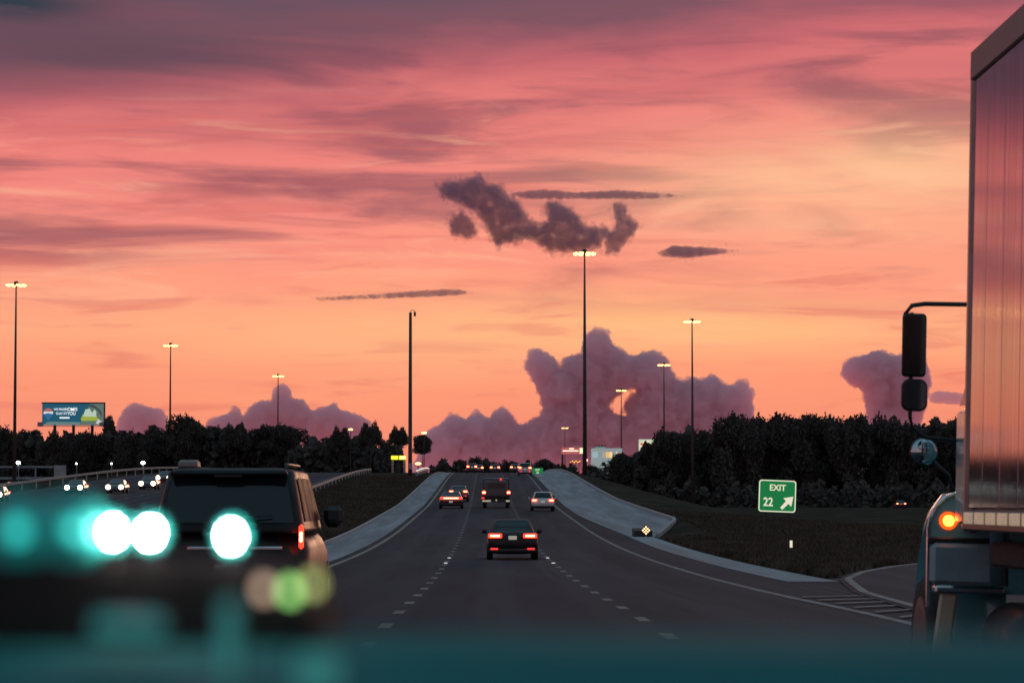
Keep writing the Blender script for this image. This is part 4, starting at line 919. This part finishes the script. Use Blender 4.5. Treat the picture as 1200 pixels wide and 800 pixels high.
for q in range(17): mb = MB(); mb.box((XL - .037, -.30 - .40 * q, ZB + .085), (.012, .32, .075), .004); mb.build('reflective_tape', TAPE, bt)
mb = MB(); mb.box((0, -3.0, 1.02), (.9, 8.8, .3), .02); mb.build('chassis', RUBBER, bt)
mb = MB(); mb.box((0, -3.75, 1.22), (2.3, 7.2, .16), .02); mb.build('underframe', RUBBER, bt)
CABP = paint('truck_teal', (.16, .46, .50), .28)
# cab
mb = MB(); mb.loft([[(sx * wx, yy, zz) for sx, zz in ((-.97, 1.36), (-1, 1.7), (-.97, 2.2), (-.86, 2.85), (.86, 2.85), (.97, 2.2), (1, 1.7), (.97, 1.36))] for yy, wx in ((.28, 1.02), (1.9, 1.02), (2.15, .98))]); cab = mb.build('cab', CABP, bt)
for sx in (-1, 1):
    mb = MB(); mb.box((sx * 1.03, 1.2, 1.80), (.05, 1.25, .80), .02); dr = mb.build('door', CABP, bt); mb = MB(); mb.box((sx * 1.065, .75, 1.75), (.03, .2, .05), .01); mb.build('handle', CHROME, dr)
    mb = MB(); mb.grid([[(sx * 1.03, .75, 2.24), (sx * 1.03, 1.85, 2.24)], [(sx * .93, .8, 2.75), (sx * .93, 1.6, 2.75)]]); mb.build('side_window', GLASS, bt)
mb = MB(); mb.loft([[(sx * wx, yy, zz) for sx, zz in ((-1, .9), (-.9, zt_ - .1), (-.7, zt_), (.7, zt_), (.9, zt_ - .1), (1, .9))] for yy, wx, zt_ in ((2.0, .78, 2.1), (3.0, .74, 1.95), (3.7, .66, 1.75))]); mb.build('bonnet', CABP, bt)
mb = MB(); mb.tube([(-1.0, .34, 1.0), (-1.0, .34, 3.5)], .065, 12); mb.build('exhaust_stack', CHROME, bt, True)
# front fenders, wheels and lamps
def fender(sx):
    pts = []
    for k in range(13):
        a = PI * k / 12; pts.append((math.cos(a), math.sin(a)))
    outer = []; y0_, zc_, R_ = 2.85, .62, .72
    rings = []
    for k, (c, s_) in enumerate(pts):
        y = y0_ - c * (R_ + .02); zz = zc_ + s_ * (R_ + .28)
        rings.append([(sx * .62, y, zz), (sx * .98, y, zz), (sx * 1.06, y, zz - .12), (sx * 1.08, y, zz - .24), (sx * .62, y, zz - .24)])
    mb = MB(); mb.loft(rings); return mb.build('fender', CABP, bt, True)
for sx in (-1, 1):
    fender(sx)
    # rounded rear face of the fender and the splash panel below it
    poly = [(.62, 1.30), (1.20, 1.30), (1.205, 1.36), (1.19, 1.44), (1.15, 1.52), (1.08, 1.585), (.98, 1.62), (.62, 1.66)]
    mb = MB(); mb.prism([(sx * x, 2.02, z) for x, z in poly], (0, .12, 0)); mb.build('fender_back', CABP, bt)
    mb = MB(); mb.tube([(sx * x, 2.01, z) for x, z in [(1.21, .80), (1.212, 1.30), (1.213, 1.36), (1.198, 1.445), (1.157, 1.528), (1.085, 1.595), (.98, 1.632), (.64, 1.672)]], .014, 6); mb.build('fender_lip', CHROME, bt)
    mb = MB(); mb.tube([(sx * 1.07, 2.0, 1.42), (sx * 1.07, 2.05, 1.42)], .066, 14); sl = mb.build('turn_lamp', lamp('amber_housing', (1, .10, .01), 1.2), bt); mb = MB(); mb.sphere((sx * 1.07, 1.99, 1.42), .042, 10, 8, (1, .5, 1)); mb.build('bulb', AMBER, sl, True)
    mb = MB(); mb.box((sx * .92, 2.04, 1.275), (.60, .16, .05), .01); mb.build('fender_seam', PLASTIC, bt)
    mb = MB(); mb.box((sx * .96, 1.98, 1.11), (.48, .10, .30), .03); mb.build('splash_panel', mat('splash_panel', (.30, .40, .45), .5, .1, .15, 3), bt)
    mb = MB(); mb.box((sx * .93, 1.94, .93), (.50, .16, .055), .015); mb.build('step_plate', CHROME, bt)
    mb = MB(); mb.box((sx * 1.10, 1.92, .66), (.13, .04, .52), .02, Matrix.Rotation(math.radians(-7 * sx), 3, 'Y')); mb.build('mud_guard', mat('cream_guard', (.62, .50, .36), .5, 0, .15, 4), bt)
    wheel(bt, sx * .99, 2.85, .50, .28)
    for yy in (-4.8, -5.9): wheel(bt, sx * .98, yy, .50, .5)
    mb = MB(); mb.tube([(sx * .62, .2, .62), (sx * .62, 1.75, .62)], .24, 18); mb.build('fuel_tank', DARKMETAL, bt, True)
    # mirrors on a bent arm
    mx, my = sx * 1.35, 1.95
    zt_ = 2.96
    mb = MB(); mb.tube([(sx * .90, my, zt_ + .02), (sx * 1.28, my, zt_ + .015), (sx * 1.37, my, zt_), (sx * 1.415, my, zt_ - .06), (sx * 1.42, my, zt_ - .2)], .017, 8); arm = mb.build('mirror_arm', DARKMETAL, bt, True)
    mb = MB(); mb.box((sx * .91, my, zt_ + .02), (.05, .06, .07), .01); mb.build('arm_bracket', DARKMETAL, arm)
    ring1 = rrect(.175, .46, .03); mb = MB(); mb.loft([[(mx + x * f, my + dy, zt_ - .285 + z * f) for x, z in ring1] for dy, f in ((-.03, .96), (.0, 1), (.06, .9), (.10, .6))]); mh = mb.build('mirror_housing', PLASTIC, bt, True)
    mb = MB(); mb.prism([(mx + x * .88, my - .036, zt_ - .285 + z * .92) for x, z in ring1], (0, .008, 0)); mb.build('mirror_glass', mat('mirror_dim', (.10, .07, .065), .08, .9, .1, 3), mh)
    ring2 = rrect(.19, .235, .06); mb = MB(); mb.loft([[(mx + sx * -.008 + x * f, my + dy, zt_ - .645 + z * f) for x, z in ring2] for dy, f in ((-.03, .95), (.0, 1), (.06, .9), (.10, .6))]); mh = mb.build('mirror_housing', PLASTIC, bt, True)
    mb = MB(); mb.prism([(mx + sx * -.008 + x * .86, my - .036, zt_ - .645 + z * .88) for x, z in ring2], (0, .008, 0)); mb.build('mirror_glass', mat('mirror_dim2', (.12, .13, .14), .08, .9, .1, 3), mh)
    mb = MB(); mb.tube([(mx + sx * .02, my, zt_ - .05), (mx + sx * .02, my, zt_ - .80), (mx + sx * -.0, my, zt_ - .88), (mx + sx * -.10, my, zt_ - .95), (sx * .98, my, zt_ - .97)], .015, 8); mb.build('mirror_stay', DARKMETAL, bt, True)
    # round mirror on the fender
    fx, fy, fz = sx * 1.19, 2.45, 1.92
    mb = MB(); mb.tube([(sx * .95, fy, 1.55), (sx * 1.0, fy, 1.75), (fx, fy + .03, fz)], .014, 8); mb.build('fender_mirror_stalk', DARKMETAL, bt, True)
    mb = MB(); mb.sphere((fx, fy, fz), .105, 16, 10, (1, .35, 1)); fm = mb.build('fender_mirror', DARKMETAL, bt, True)
    mb = MB(); mb.sphere((fx, fy - .012, fz), .098, 16, 10, (1, .35, 1)); mb.build('convex_glass', MIRROR, fm, True)
for sx in (-1, 1): mb = MB(); mb.box((sx * .62, 3.72, 1.05), (.3, .1, .2), .04); mb.build('headlamp', GLASS, bt)
mb = MB(); mb.box((0, 3.85, .62), (1.9, .22, .32), .05); mb.build('front_bumper', PLASTIC, bt)
mb = MB(); mb.box((0, 3.70, 1.25), (.95, .06, .7), .03); mb.build('grille', CHROME, bt)
mb = MB(); mb.grid([[(-.85, 2.17, 2.2), (.85, 2.17, 2.2)], [(-.78, 2.1, 2.78), (.78, 2.1, 2.78)]]); mb.build('windscreen', GLASS, bt)

# ------------------------------------------------------------------ the car the picture is taken from: dashboard close to the lens
db = thing('dashboard', 'blurred teal dashboard along the whole bottom edge of the picture', 'dashboard', (0, .9, CAMZ - .7))
DASH = mat('dash_vinyl', (.008, .13, .135), .8, 0, .12, 6, .1, spec=.1); DASHD = mat('dash_dark', (.020, .016, .016), .75, 0, .2, 6, .1, spec=.2)
sec = [(-.42, -.30), (-.38, -.17), (-.30, -.105), (-.16, -.062), (-.05, -.046), (.05, -.043), (.16, -.05), (.26, -.075), (.30, -.16), (.30, -.70), (-.42, -.70)]
mb = MB(); mb.loft([[(x, yy * f, .7 + zz * 1.0 - dz) for yy, zz in sec] for x, f, dz in ((-.78, .85, .05), (-.70, .97, .012), (-.4, 1, .002), (0, 1, 0), (.4, 1, .002), (.70, .97, .012), (.78, .85, .05))]); mb.build('top_pad', DASH, db, True)
bn = [(-.32, -.060), (-.315, -.026), (-.30, -.0195), (-.2, -.0185), (-.09, -.0190), (-.068, -.0235), (-.055, -.034), (-.05, -.060)]
mb = MB(); mb.prism([(x, .0, .7 + z) for x, z in bn], (0, .16, 0)); mb.build('instrument_hood', DASHD, db)
def led(px, py, core, label, housing, hr=.0045, cr=.0011, y=.9):
    p = at(px, py, y); o = thing('indicator_light', label, 'light', (p.x, y, p.z - .009), 0, 'lights on the dashboard')
    mb = MB(); mb.tube([(0, .004, -.002), (0, .004, .008)], .0015, 8); mb.build('stem', PLASTIC, o)
    mb = MB(); mb.sphere((0, .003, .009), hr, 14, 10, (1, .5, 1)); mb.build('housing', housing, o, True)
    mb = MB(); mb.sphere((0, -.0022 if hr > .003 else -.001, .009), cr, 12, 8); mb.build('bulb', core, o, True)
WH = lamp('white_led', (1.0, .93, .86), 420.0); TEALH = lamp('teal_halo', (.02, .34, .32), .18)  # teal housing glow put in for the flare halo around the discs
led(133, 623, WH, 'blurred white light disc, leftmost of the three white discs', TEALH); led(177, 624, WH, 'blurred white light disc, middle of the three white discs', TEALH); led(271, 628, WH, 'blurred white light disc in front of the suv', TEALH)
TEALC = lamp('teal_led', (.05, .85, .75), 0.9)
led(22, 622, TEALC, 'blurred teal light at the left picture edge', TEALH, .011, .0034); led(84, 620, TEALC, 'blurred faint teal light left of the white discs', TEALH, .011, .0026)
GH = lamp('olive_housing', (.12, .10, .05), .25)
led(310, 690, lamp('rose_led', (.75, .50, .36), 1.6), 'blurred dim beige disc, left of the green disc', GH, .0026, .0024, .885); led(340, 692, lamp('green_led', (.36, .85, .22), 2.6), 'blurred green disc low in front of the suv', GH, .0026, .0024, .885); led(367, 684, lamp('olive_led', (.55, .60, .20), 1.8), 'blurred olive disc right of the green disc', GH, .0026, .0024, .885)
TS = lamp('teal_display', (.05, .30, .28), .35)
for px, py, wpx, hpx, y, lb in ((150, 732, 84, 22, .84, 'blurred pale teal bar low at the left'), (268, 750, 22, 90, .80, 'blurred upright teal bar below the white disc on the suv'), (372, 788, 56, 46, .78, 'blurred teal patch at the bottom edge left of the middle')):
    p = at(px, py, y); o = thing('display_light', lb, 'light', (p.x, y, p.z), 0, 'displays on the dashboard'); u = y / F
    mb = MB(); mb.box((0, .004, 0), (wpx * u + .002, .006, hpx * u + .002), .0015); mb.build('frame', PLASTIC, o)
    mb = MB(); mb.box((0, 0, 0), (wpx * u, .003, hpx * u), .001); mb.build('screen', TS, o)
